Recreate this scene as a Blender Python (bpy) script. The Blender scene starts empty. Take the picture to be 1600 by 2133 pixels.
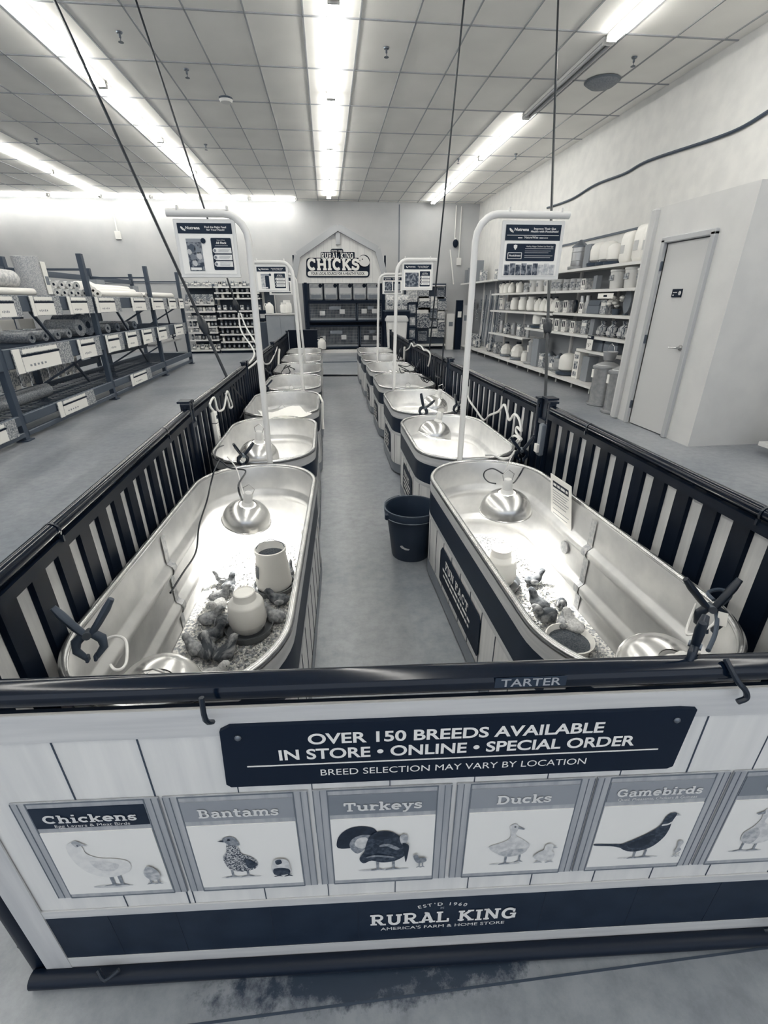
import bpy, math, random
from mathutils import Matrix, Vector, Euler
import numpy as np
random.seed(7)
PI = math.pi
S = bpy.context.scene
COL = S.collection
R_ = math.radians
# ------------------------------------------------------------------ camera, world, exposure
FPX, PITCH, YAW, ROLL, EYE = 958.2, R_(24.682), R_(6.387), R_(0.303), 1.5
def cam_axes():
    cy, sy, cp, sp, cr, sr = math.cos(YAW), math.sin(YAW), math.cos(PITCH), math.sin(PITCH), math.cos(ROLL), math.sin(ROLL)
    fwd = Vector((sy*cp, cy*cp, -sp)); right = Vector((cy, -sy, 0)); down = fwd.cross(right)
    return cr*right + sr*down, -sr*right + cr*down, fwd
CR, CD, CF = cam_axes()
cam = bpy.data.cameras.new('camera'); cam_o = bpy.data.objects.new('camera', cam); COL.objects.link(cam_o)
cam.sensor_fit = 'VERTICAL'; cam.sensor_height = 36.0; cam.lens = FPX/2133*36.0; cam.clip_start = .02; cam.clip_end = 100
mw = Matrix((( CR.x, -CD.x, -CF.x, 0), (CR.y, -CD.y, -CF.y, 0), (CR.z, -CD.z, -CF.z, EYE), (0, 0, 0, 1)))
cam_o.matrix_world = mw
S.camera = cam_o
S.view_settings.view_transform = 'Standard'; S.view_settings.look = 'None'
S.view_settings.exposure = 0.12; S.view_settings.gamma = 1.0; S.view_settings.use_curve_mapping = False
TUBE_POWER = 27.0     # brightness of the fluorescent tubes
LAMP_POWER = 40.0      # watts of a brooder bulb
FILL = 1.10           # even bluish world fill, added to lift the panel, floor and ceiling
wd = bpy.data.worlds.new('world_fill'); S.world = wd; wd.use_nodes = True
wd.node_tree.nodes['Background'].inputs[0].default_value = (.86, .94, 1.06, 1); wd.node_tree.nodes['Background'].inputs[1].default_value = FILL

def ray(x, y): return CR*((x-800)/FPX) + CD*((y-1066.5)/FPX) + CF
EP = Vector((0, 0, EYE))
def pz(x, y, z): d = ray(x, y); return EP + d*((z-EYE)/d.z)
def px(x, y, X): d = ray(x, y); return EP + d*(X/d.x)
def py(x, y, Y): d = ray(x, y); return EP + d*(Y/d.y)

# ------------------------------------------------------------------ materials
_tp = [(-4.8, (.36, .95, 2.3)), (-4.0, (.50, .97, 1.9)), (-3.3, (.62, .98, 1.6)), (-2.4, (.80, 1., 1.28)), (-1.4, (.93, 1., 1.10)), (-.75, (.99, 1., 1.01)), (-.2, (1.02, 1., .95))]
def duo(g, cool=1.):
    l = math.log(max(g, 1e-4)); p = _tp
    if l <= p[0][0]: t = p[0][1]
    elif l >= p[-1][0]: t = p[-1][1]
    else:
        for (a, A), (b, B) in zip(p, p[1:]):
            if a <= l <= b:
                k = (l-a)/(b-a); t = tuple(x+(y-x)*k for x, y in zip(A, B)); break
    t = [x**cool for x in t]
    return (min(1, g*t[0]), min(1, g*t[1]), min(1, g*t[2]), 1)
MATS = {}
def mat(name, g, rough=.6, metal=0., spec=.4, noise=None, emit=0., g2=None, bump=0., stretch=(1, 1, 1), thr=None, coords='Object', trans=0., alpha=1., cool=1.):
    """procedural principled material; noise=(scale, detail) mixes tone g with g2"""
    if name in MATS: return MATS[name]
    m = bpy.data.materials.new(name); m.use_nodes = True; nt = m.node_tree; b = nt.nodes['Principled BSDF']
    b.inputs['Base Color'].default_value = duo(g, cool); b.inputs['Roughness'].default_value = rough; b.inputs['Metallic'].default_value = metal
    b.inputs['Specular IOR Level'].default_value = spec
    if trans: b.inputs['Transmission Weight'].default_value = trans
    if alpha < 1: b.inputs['Alpha'].default_value = alpha
    if emit:
        b.inputs['Emission Color'].default_value = (1., .985, .93, 1); b.inputs['Emission Strength'].default_value = emit
    if noise:
        tc = nt.nodes.new('ShaderNodeTexCoord'); mp = nt.nodes.new('ShaderNodeMapping'); mp.inputs['Scale'].default_value = stretch
        n = nt.nodes.new('ShaderNodeTexNoise'); n.inputs['Scale'].default_value = noise[0]; n.inputs['Detail'].default_value = noise[1]
        nt.links.new(tc.outputs[coords], mp.inputs[0]); nt.links.new(mp.outputs[0], n.inputs[0])
        r = nt.nodes.new('ShaderNodeValToRGB'); a, c = thr or (.35, .65)
        r.color_ramp.elements[0].position = a; r.color_ramp.elements[1].position = c
        r.color_ramp.elements[0].color = duo(g, cool); r.color_ramp.elements[1].color = duo(g2 if g2 is not None else g, cool)
        nt.links.new(n.outputs['Fac'], r.inputs[0]); nt.links.new(r.outputs[0], b.inputs['Base Color'])
        if bump:
            bp = nt.nodes.new('ShaderNodeBump'); bp.inputs['Strength'].default_value = bump; bp.inputs['Distance'].default_value = .01
            nt.links.new(n.outputs['Fac'], bp.inputs['Height']); nt.links.new(bp.outputs[0], b.inputs['Normal'])
    MATS[name] = m
    return m
BLACK = mat('black_plastic', .012, .35, cool=.8); INK = mat('ink_navy', .011, .55, spec=.15); NAVY = mat('navy_print', .016, .5, spec=.18, noise=(14, 5), g2=.024, stretch=(1, 1, 1))
RAIL = mat('black_enamel', .006, .14, spec=.35); RAILF = mat('dull_black_steel', .008, .42, spec=.25)
WHITE = mat('white_plastic', .78, .4); PAPER = mat('white_paper', .80, .7); OFFW = mat('white_paint', .70, .5)
GREY = mat('grey_print', .26, .55); LGREY = mat('light_grey', .48, .55); MGREY = mat('mid_grey', .18, .55); DGREY = mat('dark_grey', .07, .5)
GALV = mat('galvanised_steel', .50, .38, .55, noise=(9, 5), g2=.60)
GALVR = mat('galvanised_rim', .45, .26, .9, noise=(12, 4), g2=.60)
ALU = mat('spun_aluminium', .62, .26, .9)
STEEL = mat('bright_steel', .55, .25, .9)
LETTER = mat('white_lettering', .74, .5)
CONC = None
def MX(*rows): return Matrix(rows)

# ------------------------------------------------------------------ mesh builder
class MB:
    def __init__(s): s.v = []; s.f = []
    def add(s, vs, fs, M=None):
        o = len(s.v)
        s.v += [tuple(M @ Vector(p)) for p in vs] if M is not None else [tuple(p) for p in vs]
        s.f += [tuple(i+o for i in f) for f in fs]; return s
    def box(s, c, d, M=None, bev=0.):
        x, y, z = d[0]/2, d[1]/2, d[2]/2
        if bev:
            b = min(bev, x*.9, y*.9, z*.9); rings = []
            for zz, k in ((-z, b), (-z+b, 0), (z-b, 0), (z, b)):
                xx, yy = x-k, y-k; q = b*.6
                rings.append([(c[0]+a, c[1]+e, c[2]+zz) for a, e in ((-xx+q, -yy), (xx-q, -yy), (xx, -yy+q), (xx, yy-q), (xx-q, yy), (-xx+q, yy), (-xx, yy-q), (-xx, -yy+q))])
            return s.rings(rings, M=M)
        vs = [(c[0]+a*x, c[1]+b*y, c[2]+e*z) for a in (-1, 1) for b in (-1, 1) for e in (-1, 1)]
        return s.add(vs, [(0, 1, 3, 2), (4, 6, 7, 5), (0, 4, 5, 1), (2, 3, 7, 6), (0, 2, 6, 4), (1, 5, 7, 3)], M)
    def rings(s, rs, cap=(True, True), M=None, closed=True):
        n = len(rs[0]); vs = [p for r in rs for p in r]; fs = []
        for i in range(len(rs)-1):
            for j in range(n if closed else n-1):
                k = (j+1) % n; fs.append((i*n+j, i*n+k, (i+1)*n+k, (i+1)*n+j))
        if cap[0]: fs.append(tuple(range(n-1, -1, -1)))
        if cap[1]: fs.append(tuple((len(rs)-1)*n+j for j in range(n)))
        return s.add(vs, fs, M)
    def lathe(s, prof, n=20, at=(0, 0, 0), M=None, cap=(True, True)):
        return s.rings([[(at[0]+r*math.cos(2*PI*j/n), at[1]+r*math.sin(2*PI*j/n), at[2]+z) for j in range(n)] for r, z in prof], cap, M)
    def tube(s, pts, r, n=8, M=None, cap=(True, True), closed=False):
        P = [Vector(p) for p in pts]; m = len(P); rs = []
        rr = r if isinstance(r, (list, tuple)) else [r]*m
        up = None
        for i in range(m):
            if closed: t = P[(i+1) % m]-P[i-1]
            else: t = P[min(i+1, m-1)]-P[max(i-1, 0)]
            if t.length < 1e-9: t = Vector((0, 0, 1))
            t.normalize()
            if up is None:
                up = Vector((0, 0, 1)) if abs(t.z) < .9 else Vector((1, 0, 0))
            a = (up - t*up.dot(t))
            if a.length < 1e-6: a = Vector((1, 0, 0)) - t*t.x
            a.normalize(); b = t.cross(a); up = a
            rs.append([tuple(P[i]+(a*math.cos(2*PI*j/n)+b*math.sin(2*PI*j/n))*rr[i]) for j in range(n)])
        if closed: rs.append(rs[0]); cap = (False, False)
        return s.rings(rs, cap, M)
    def ell(s, c, r, M=None, nu=14, nv=9):
        rs = []
        for i in range(nv):
            a = -PI/2 + PI*(i+.02)/(nv-1+.04)
            rs.append([(c[0]+r[0]*math.cos(a)*math.cos(2*PI*j/nu), c[1]+r[1]*math.cos(a)*math.sin(2*PI*j/nu), c[2]+r[2]*math.sin(a)) for j in range(nu)])
        return s.rings(rs, M=M)
    def prism(s, poly, z0, z1, M=None):
        """polygon in XY extruded along Z"""
        return s.rings([[(x, y, z0) for x, y in poly], [(x, y, z1) for x, y in poly]], M=M)
    def build(s, name, m, parent=None, smooth=False, world=False, extra=None):
        vs = s.v; nf0 = len(s.f)
        if extra:
            s.add(extra[0].v, extra[0].f); vs = s.v
        if world and parent is not None:
            Wi = ROOTM[parent.name].inverted(); vs = [tuple(Wi @ Vector(p)) for p in vs]
        me = bpy.data.meshes.new(name); me.from_pydata(vs, [], s.f); me.materials.append(m)
        if extra:
            me.materials.append(extra[1]); me.polygons.foreach_set('material_index', [0]*nf0+[1]*(len(me.polygons)-nf0))
        me.validate()
        if smooth:
            me.polygons.foreach_set('use_smooth', [True]*len(me.polygons))
            try: me.set_sharp_from_angle(angle=R_(40 if smooth is True else smooth))
            except Exception: pass
        me.update()
        o = bpy.data.objects.new(name, me); COL.objects.link(o)
        if parent is not None: o.parent = parent; ROOTM[o.name] = ROOTM[parent.name]
        else: ROOTM[o.name] = Matrix.Identity(4)
        return o
ROOTM = {}
def tag(o, label=None, cat=None, group=None, kind=None):
    if label: o['label'] = label
    if cat: o['category'] = cat
    if group: o['group'] = group
    if kind: o['kind'] = kind
    return o
def thing(name, label, cat, loc=(0, 0, 0), rz=0., group=None, M=None):
    o = bpy.data.objects.new(name, None); COL.objects.link(o); o.empty_display_size = .1
    if M is None:
        o.location = loc; o.rotation_euler = (0, 0, rz); ROOTM[o.name] = Matrix.Translation(loc) @ Matrix.Rotation(rz, 4, 'Z')
    else:
        o.location = M.to_translation(); o.rotation_euler = M.to_euler(); ROOTM[o.name] = M.copy()
    return tag(o, label, cat, group)
def struct(name, mb, m, label, cat, smooth=False):
    o = mb.build(name, m, None, smooth); return tag(o, label, cat, kind='structure')
def kids(o): return [c for c in COL.objects if c.parent == o]
_kid = {}
def dup(root, loc, rz=0., label=None, group=None, sc=1.):
    if root.name not in _kid: _kid[root.name] = [(c, [g for g in COL.objects if g.parent == c]) for c in COL.objects if c.parent == root]
    r = root.copy(); COL.objects.link(r); r.location = loc; r.rotation_euler = (0, 0, rz); r.scale = (sc, sc, sc) if not isinstance(sc, tuple) else sc
    ROOTM[r.name] = Matrix.Translation(loc) @ Matrix.Rotation(rz, 4, 'Z')
    if label: r['label'] = label
    if group: r['group'] = group
    for c, gs in _kid[root.name]:
        k = c.copy(); COL.objects.link(k); k.parent = r
        for g in gs:
            q = g.copy(); COL.objects.link(q); q.parent = k
    return r
def frame(o, x, y):
    """matrix whose XY plane is spanned by x and y at o"""
    x = Vector(x).normalized(); y = Vector(y); y = (y - x*y.dot(x)).normalized(); z = x.cross(y)
    return Matrix(((x.x, y.x, z.x, o[0]), (x.y, y.y, z.y, o[1]), (x.z, y.z, z.z, o[2]), (0, 0, 0, 1)))
def rr(w, l, r, n=8):
    """rounded rectangle outline centred on 0, width w (x) length l (y)"""
    r = min(r, w/2-1e-4, l/2-1e-4); out = []
    for cx, cy, a0 in ((w/2-r, l/2-r, 0), (-w/2+r, l/2-r, 90), (-w/2+r, -l/2+r, 180), (w/2-r, -l/2+r, 270)):
        for k in range(n+1):
            a = R_(a0+90*k/n); out.append((cx+r*math.cos(a), cy+r*math.sin(a)))
    return out
def arcpts(c, r, a0, a1, n=10): return [(c[0]+r*math.cos(R_(a0+(a1-a0)*k/n)), c[1]+r*math.sin(R_(a0+(a1-a0)*k/n))) for k in range(n+1)]
def bez(p0, p1, p2, p3, n=12):
    p0, p1, p2, p3 = map(Vector, (p0, p1, p2, p3))
    return [tuple(p0*(1-t)**3+p1*3*t*(1-t)**2+p2*3*t*t*(1-t)+p3*t**3) for t in [k/n for k in range(n+1)]]
def smoothpath(pts, k=5):
    P = [Vector(p) for p in pts]; out = []
    for i in range(len(P)-1):
        a, b, c, d = P[max(i-1, 0)], P[i], P[i+1], P[min(i+2, len(P)-1)]
        for j in range(k):
            t = j/k
            out.append(.5*((2*b)+(c-a)*t+(2*a-5*b+4*c-d)*t*t+(3*b-a-3*c+d)*t**3))
    return out+[P[-1]]
# ------------------------------------------------------------------ lettering
_tc = {}
def txt(s, h, m, parent, M, align='CENTER', bold=0., width=None, ext=.0006, name='lettering', shear=0., world=True):
    """built-in sans lettering of cap height h, its plane given by M"""
    key = (s, align, bold, shear)
    if key not in _tc:
        c = bpy.data.curves.new('t', 'FONT'); c.body = s; c.align_x = align; c.size = 1.; c.offset = bold; c.extrude = .0; c.shear = shear; c.resolution_u = 5
        o = bpy.data.objects.new('t', c); COL.objects.link(o)
        dg = bpy.context.evaluated_depsgraph_get(); me = bpy.data.meshes.new_from_object(o.evaluated_get(dg))
        _tc[key] = ([tuple(v.co) for v in me.vertices], [tuple(p.vertices) for p in me.polygons])
        bpy.data.objects.remove(o); bpy.data.meshes.remove(me); bpy.data.curves.remove(c)
    vs, fs = _tc[key]
    k = h/.70; kx = k
    if width:
        xs = [v[0] for v in vs]; kx = width/(max(xs)-min(xs))
    mb = MB(); mb.add([(x*kx, y*k, ext) for x, y, z in vs], fs, M)
    return mb.build(name, m, parent, world=world)
def arc(cx, cy, rx, ry, a0, a1, n=8): return [(cx+rx*math.cos(R_(a0+(a1-a0)*k/n)), cy+ry*math.sin(R_(a0+(a1-a0)*k/n))) for k in range(n+1)]
def wordlines(M, rows, h, z, m, name, par, seed=1):
    """unreadable small print: rows of (x0, x1, y) broken into word-length dashes"""
    r = random.Random(seed); mb = MB()
    for x0, x1, y in rows:
        x = x0
        while x < x1-h:
            w = min(r.uniform(1.2, 4.2)*h, x1-x); mb.box((x+w/2, y, z), (w, h*.72, .0006), M); x += w+h*.55
    return mb.build(name, m, par, world=True)
T, U = .22, .15
GL = {   # slab-serif letters: advance, strokes (thickness, points)
 'R': (1.02, [(T, [(.24, .03), (.24, .97)]), (U, [(.05, .08), (.44, .08)]), (U, [(.05, .92), (.3, .92)]), (U+.03, [(.24, .92), (.5, .92)]+arc(.52, .7, .24, .22, 90, -90)+[(.24, .48)]), (T, [(.5, .47), (.76, .06)]), (U, [(.66, .08), (1., .08)])]),
 'F': (.9, [(T, [(.24, .03), (.24, .97)]), (U, [(.05, .92), (.82, .92)]), (U, [(.77, .94), (.77, .66)]), (U, [(.24, .5), (.6, .5)]), (U, [(.56, .62), (.56, .38)]), (U, [(.05, .08), (.46, .08)])]),
 'U': (1.04, [(T, [(.24, .95), (.24, .4)]+arc(.52, .36, .28, .27, 180, 360)+[(.8, .95)]), (U, [(.05, .92), (.43, .92)]), (U, [(.62, .92), (.98, .92)])]),
 'A': (1.08, [(T-.04, [(.22, .05), (.53, .96)]), (T, [(.53, .96), (.85, .05)]), (U, [(.3, .32), (.74, .32)]), (U, [(.04, .08), (.42, .08)]), (U, [(.66, .08), (1.05, .08)]), (U, [(.36, .92), (.56, .92)])]),
 'L': (.88, [(T, [(.24, .03), (.24, .97)]), (U, [(.05, .92), (.44, .92)]), (U, [(.05, .08), (.82, .08)]), (U, [(.77, .06), (.77, .36)])]),
 'K': (1.08, [(T, [(.24, .03), (.24, .97)]), (U, [(.05, .92), (.43, .92)]), (U, [(.05, .08), (.43, .08)]), (T-.03, [(.3, .44), (.8, .92)]), (T, [(.44, .56), (.84, .07)]), (U, [(.62, .92), (1., .92)]), (U, [(.66, .08), (1.05, .08)])]),
 'I': (.56, [(T, [(.27, .03), (.27, .97)]), (U, [(.06, .92), (.48, .92)]), (U, [(.06, .08), (.48, .08)])]),
 'N': (1.12, [(T-.04, [(.22, .03), (.22, .97)]), (T, [(.22, .95), (.84, .05)]), (T-.04, [(.86, .03), (.86, .97)]), (U, [(.03, .92), (.3, .92)]), (U, [(.04, .08), (.4, .08)]), (U, [(.68, .92), (1.06, .92)])]),
 'G': (1.04, [(T, arc(.52, .5, .37, .41, 52, 330, 16)), (U, [(.58, .46), (.96, .46)]), (T-.02, [(.84, .46), (.84, .08)]), (U, [(.8, .92), (.8, .64)])]),
 'C': (1., [(T, arc(.52, .5, .37, .41, 52, 312, 16)), (U, [(.8, .95), (.8, .64)])]),
 'H': (1.14, [(T, [(.25, .03), (.25, .97)]), (T, [(.87, .03), (.87, .97)]), (U+.02, [(.25, .5), (.87, .5)]), (U, [(.05, .92), (.45, .92)]), (U, [(.05, .08), (.45, .08)]), (U, [(.67, .92), (1.07, .92)]), (U, [(.67, .08), (1.07, .08)])]),
 'S': (.86, [(T-.01, arc(.43, .7, .26, .21, 20, 200, 10)+[(.22, .6), (.43, .51)]+arc(.43, .3, .28, .22, 80, -160, 12)), (U, [(.72, .95), (.72, .66)]), (U, [(.11, .36), (.11, .05)])]),
 'B': (.96, [(T, [(.24, .03), (.24, .97)]), (U, [(.05, .92), (.5, .92)]), (U, [(.05, .08), (.5, .08)]), (T-.04, [(.3, .92), (.48, .92)]+arc(.48, .72, .22, .2, 90, -90)+[(.28, .52), (.5, .51)]+arc(.5, .3, .27, .22, 90, -90)+[(.3, .08)])]),
 'T': (.98, [(T, [(.49, .03), (.49, .95)]), (U+.02, [(.07, .91), (.91, .91)]), (U, [(.12, .93), (.12, .64)]), (U, [(.86, .93), (.86, .64)]), (U, [(.28, .08), (.7, .08)])]),
 'D': (1.04, [(T, [(.24, .03), (.24, .97)]), (U, [(.05, .92), (.5, .92)]), (U, [(.05, .08), (.5, .08)]), (T-.02, [(.3, .91), (.5, .91)]+arc(.5, .5, .37, .41, 90, -90, 12)+[(.3, .09)])]),
 'i': (.5, [(T, [(.25, .03), (.25, .7)]), (U, [(.06, .65), (.27, .65)]), (U, [(.05, .08), (.46, .08)]), (T, [(.25, .84), (.25, 1.02)])]),
 'h': (.92, [(T, [(.23, .03), (.23, 1.)]), (U, [(.05, .96), (.25, .96)]), (U, [(.04, .08), (.42, .08)]), (T-.03, [(.25, .46)]+arc(.47, .44, .22, .2, 160, 0, 8)+[(.69, .04)]), (U, [(.52, .08), (.88, .08)])]),
 'n': (.92, [(T, [(.23, .03), (.23, .7)]), (U, [(.05, .65), (.25, .65)]), (U, [(.04, .08), (.42, .08)]), (T-.03, [(.25, .46)]+arc(.47, .44, .22, .2, 160, 0, 8)+[(.69, .04)]), (U, [(.52, .08), (.88, .08)])]),
 'm': (1.36, [(T, [(.23, .03), (.23, .7)]), (U, [(.05, .65), (.25, .65)]), (U, [(.04, .08), (.4, .08)]), (T-.04, [(.25, .46)]+arc(.45, .45, .2, .19, 160, 0, 8)+[(.65, .04)]), (T-.04, [(.68, .46)]+arc(.9, .45, .2, .19, 160, 0, 8)+[(1.1, .04)]), (U, [(.5, .08), (.82, .08)]), (U, [(.94, .08), (1.3, .08)])]),
 'c': (.74, [(T-.01, arc(.4, .36, .27, .27, 50, 318, 12)), (U, [(.6, .7), (.6, .48)])]),
 'k': (.92, [(T, [(.23, .03), (.23, 1.)]), (U, [(.05, .96), (.25, .96)]), (U, [(.04, .08), (.42, .08)]), (T-.05, [(.28, .3), (.66, .64)]), (T-.02, [(.42, .42), (.7, .06)]), (U, [(.52, .65), (.84, .65)]), (U, [(.56, .08), (.9, .08)])]),
 'e': (.8, [(T-.02, [(.14, .36), (.66, .36)]+arc(.4, .36, .27, .28, 0, 315, 14))]),
 's': (.68, [(T-.04, arc(.34, .5, .18, .14, 15, 200, 8)+[(.2, .42), (.34, .36)]+arc(.34, .22, .2, .15, 80, -160, 10)), (U-.03, [(.55, .68), (.55, .48)]), (U-.03, [(.1, .26), (.1, .06)])]),
 'a': (.82, [(T-.03, arc(.38, .48, .22, .17, 160, 0, 8)+[(.6, .06)]), (U, [(.58, .08), (.8, .08)]), (T-.04, [(.6, .4), (.38, .4)]+arc(.36, .22, .2, .17, 90, 270, 8)+[(.6, .16)])]),
 't': (.64, [(T, [(.26, .92), (.26, .24)]+arc(.42, .22, .16, .14, 180, 330, 6)), (U, [(.05, .64), (.58, .64)])]),
 'u': (.94, [(T-.02, [(.22, .68), (.22, .3)]+arc(.45, .28, .23, .19, 180, 350, 8)), (T, [(.7, .68), (.7, .04)]), (U, [(.04, .65), (.24, .65)]), (U, [(.52, .65), (.72, .65)]), (U, [(.68, .08), (.9, .08)])]),
 'r': (.72, [(T, [(.23, .03), (.23, .7)]), (U, [(.05, .65), (.25, .65)]), (U, [(.04, .08), (.46, .08)]), (T-.04, [(.25, .42)]+arc(.48, .44, .2, .18, 150, 60, 5)), (T, [(.6, .64), (.6, .5)])]),
 'y': (.9, [(T-.02, [(.2, .66), (.46, .06)]), (T-.05, [(.72, .66), (.42, -.06), (.3, -.22), (.1, -.22)]), (U, [(.03, .65), (.38, .65)]), (U, [(.54, .65), (.9, .65)])]),
 'd': (.92, [(T-.01, arc(.38, .36, .25, .27, 20, 340, 14)), (T, [(.68, .04), (.68, 1.)]), (U, [(.5, .96), (.7, .96)]), (U, [(.66, .08), (.88, .08)])]),
 'b': (.92, [(T-.01, arc(.5, .36, .25, .27, 160, -160, 14)), (T, [(.22, .04), (.22, 1.)]), (U, [(.04, .96), (.24, .96)])]),
 'o': (.8, [(T-.01, arc(.4, .36, .26, .27, 0, 360, 16))]), ' ': (.5, []),
}
def strip(pts, w):
    n = len(pts); L = []; Rr = []
    closed = n > 3 and abs(pts[0][0]-pts[-1][0])+abs(pts[0][1]-pts[-1][1]) < 1e-6
    for i in range(n):
        a = pts[i-1] if i else (pts[-2] if closed else None); b = pts[i+1] if i < n-1 else (pts[1] if closed else None)
        d1 = Vector((pts[i][0]-a[0], pts[i][1]-a[1])) if a else None; d2 = Vector((b[0]-pts[i][0], b[1]-pts[i][1])) if b else None
        d1 = d1 or d2; d2 = d2 or d1; d1 = d1.normalized(); d2 = d2.normalized(); t = d1+d2
        if t.length < 1e-6: t = d1.copy()
        t.normalize(); nn = Vector((-t.y, t.x)); k = w/2/max(.5, abs(nn.dot(Vector((-d1.y, d1.x)))))
        L.append((pts[i][0]+nn.x*k, pts[i][1]+nn.y*k)); Rr.append((pts[i][0]-nn.x*k, pts[i][1]-nn.y*k))
    return L+Rr, [(i, i+1, n+i+1, n+i) for i in range(n-1)]
def slab(s, h, m, parent, M, width=None, ext=.0008, name='lettering', fat=1., world=True):
    x = 0; vs = []; fs = []; lay = []; si = 0
    for ch in s:
        adv, st = GL[ch]
        for w, p in st:
            v, f = strip(p, w*fat); o = len(vs); vs += [(x+a, b) for a, b in v]; lay += [si % 9]*len(v); si += 1; fs += [tuple(i+o for i in q) for q in f]
        x += adv*.98
    k = h; kx = width/x if width else k
    mb = MB(); mb.add([((a-x/2)*kx, b*k, ext+h*.004*q) for (a, b), q in zip(vs, lay)], fs, M)
    return mb.build(name, m, parent, world=world)
# ------------------------------------------------------------------ room shell
CEIL, WX, BY, LX, FY = 4.26, 4.97, 16.75, -13.0, -5.0
m_floor = mat('sealed_concrete', .19, .34, noise=(.9, 8), g2=.33, spec=.5, thr=(.30, .72), coords='Object')
def floor_mat():
    m = m_floor; nt = m.node_tree; b = nt.nodes['Principled BSDF']
    tc = nt.nodes.new('ShaderNodeTexCoord')
    n1 = nt.nodes.new('ShaderNodeTexNoise'); n1.inputs['Scale'].default_value = 14; n1.inputs['Detail'].default_value = 8; n1.inputs['Roughness'].default_value = .7
    nt.links.new(tc.outputs['Object'], n1.inputs[0])
    mx = nt.nodes.new('ShaderNodeMix'); mx.data_type = 'RGBA'; mx.blend_type = 'MULTIPLY'; mx.inputs[0].default_value = .62
    r = nt.nodes.new('ShaderNodeValToRGB'); r.color_ramp.elements[0].position = .3; r.color_ramp.elements[0].color = (.5, .52, .56, 1); r.color_ramp.elements[1].position = .6; r.color_ramp.elements[1].color = (1, 1, 1, 1)
    nt.links.new(n1.outputs['Fac'], r.inputs[0])
    old = b.inputs['Base Color'].links[0].from_socket
    nt.links.new(old, mx.inputs[6]); nt.links.new(r.outputs[0], mx.inputs[7])
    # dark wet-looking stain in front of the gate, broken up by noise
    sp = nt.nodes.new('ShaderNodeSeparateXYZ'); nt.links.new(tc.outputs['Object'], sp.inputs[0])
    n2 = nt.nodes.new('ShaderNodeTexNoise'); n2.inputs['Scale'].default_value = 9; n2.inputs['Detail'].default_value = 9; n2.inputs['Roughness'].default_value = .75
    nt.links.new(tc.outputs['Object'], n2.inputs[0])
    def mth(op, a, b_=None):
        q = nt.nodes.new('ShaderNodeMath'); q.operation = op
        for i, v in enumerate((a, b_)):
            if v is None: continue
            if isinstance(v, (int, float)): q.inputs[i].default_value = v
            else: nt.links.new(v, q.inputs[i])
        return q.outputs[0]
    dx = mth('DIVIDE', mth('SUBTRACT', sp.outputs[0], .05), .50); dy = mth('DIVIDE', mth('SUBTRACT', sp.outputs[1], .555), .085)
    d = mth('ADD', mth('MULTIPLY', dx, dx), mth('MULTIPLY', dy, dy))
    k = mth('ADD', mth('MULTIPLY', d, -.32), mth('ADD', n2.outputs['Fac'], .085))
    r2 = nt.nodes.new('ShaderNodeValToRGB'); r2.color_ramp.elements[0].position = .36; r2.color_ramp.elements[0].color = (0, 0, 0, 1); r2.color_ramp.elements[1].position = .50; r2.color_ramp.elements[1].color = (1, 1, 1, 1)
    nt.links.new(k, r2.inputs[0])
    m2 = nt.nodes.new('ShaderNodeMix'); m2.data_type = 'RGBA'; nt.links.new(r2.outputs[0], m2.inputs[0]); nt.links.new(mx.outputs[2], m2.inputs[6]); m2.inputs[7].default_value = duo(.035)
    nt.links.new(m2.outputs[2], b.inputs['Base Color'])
floor_mat()
struct('floor', MB().box(((LX+8)/2, (FY+BY)/2, -.05), (8-LX+.4, BY-FY+.4, .1)), m_floor, 'grey sealed concrete shop floor', 'floor')
struct('trim_1', MB().box((0, 0, .0008), (3.6, .005, .0016), Matrix.Translation((.33, .499, 0)) @ Matrix.Rotation(R_(-1.06), 4, 'Z')), mat('joint', .05, .8), 'dark sawn joint across the concrete in front of the gate', 'floor joint')
m_ceil = mat('ceiling_tile', .80, .85, noise=(.8, 3), g2=.90, thr=(.35, .65))
struct('ceiling', MB().box(((LX+8)/2, (FY+BY)/2, CEIL+.05), (8-LX+.4, BY-FY+.4, .1)), m_ceil, 'suspended ceiling of pale grey tiles', 'ceiling')
g = MB()
y = 6.70-1.22*9
while y < BY:
    if y > FY: g.box(((LX+WX)/2, y, CEIL-.004), (WX-LX, .022, .010))
    y += 1.22
x = -.09-.61*20
while x < WX:
    g.box((x, (FY+BY)/2, CEIL-.004), (.018, BY-FY, .010)); x += .61
struct('trim_2', g, mat('ceiling_grid', .36, .6), 'grey metal grid between the ceiling tiles', 'ceiling grid')
m_wall = mat('wall_paint', .43, .75, noise=(1.2, 4), g2=.48)
m_wallr = mat('rough_wall_paint', .60, .8, noise=(5, 6), g2=.66, bump=.12)
struct('wall_back', MB().box(((LX+WX)/2, BY+.1, CEIL/2), (WX-LX, .2, CEIL)), m_wall, 'painted back wall of the shop', 'wall')
struct('wall_left', MB().box((LX-.1, (FY+BY)/2, CEIL/2), (.2, BY-FY, CEIL)), m_wall, 'far left wall of the shop', 'wall')
struct('wall_right', MB().box((WX+.1, (FY+BY)/2, CEIL/2), (.2, BY-FY, CEIL)), m_wallr, 'rough painted right wall of the shop', 'wall')
struct('trim_3', MB().box((1.893*1.27, BY-.004, 3.1), (.03, .008, 2.2)), mat('seam', .16, .8), 'dark vertical seam in the back wall', 'wall seam')
struct('trim_4', MB().box((-7.2, BY-.006, 2.03), (6.6, .012, .02)), mat('seam', .16, .8), 'thin ledge line along the back wall above the racks', 'wall trim')
struct('trim_5', MB().box((WX-.01, 9.2, 2.52), (.02, 3.6, .035)), mat('dark_trim', .12, .7), 'dark strip on the right wall above the shelving', 'wall trim')
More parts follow.
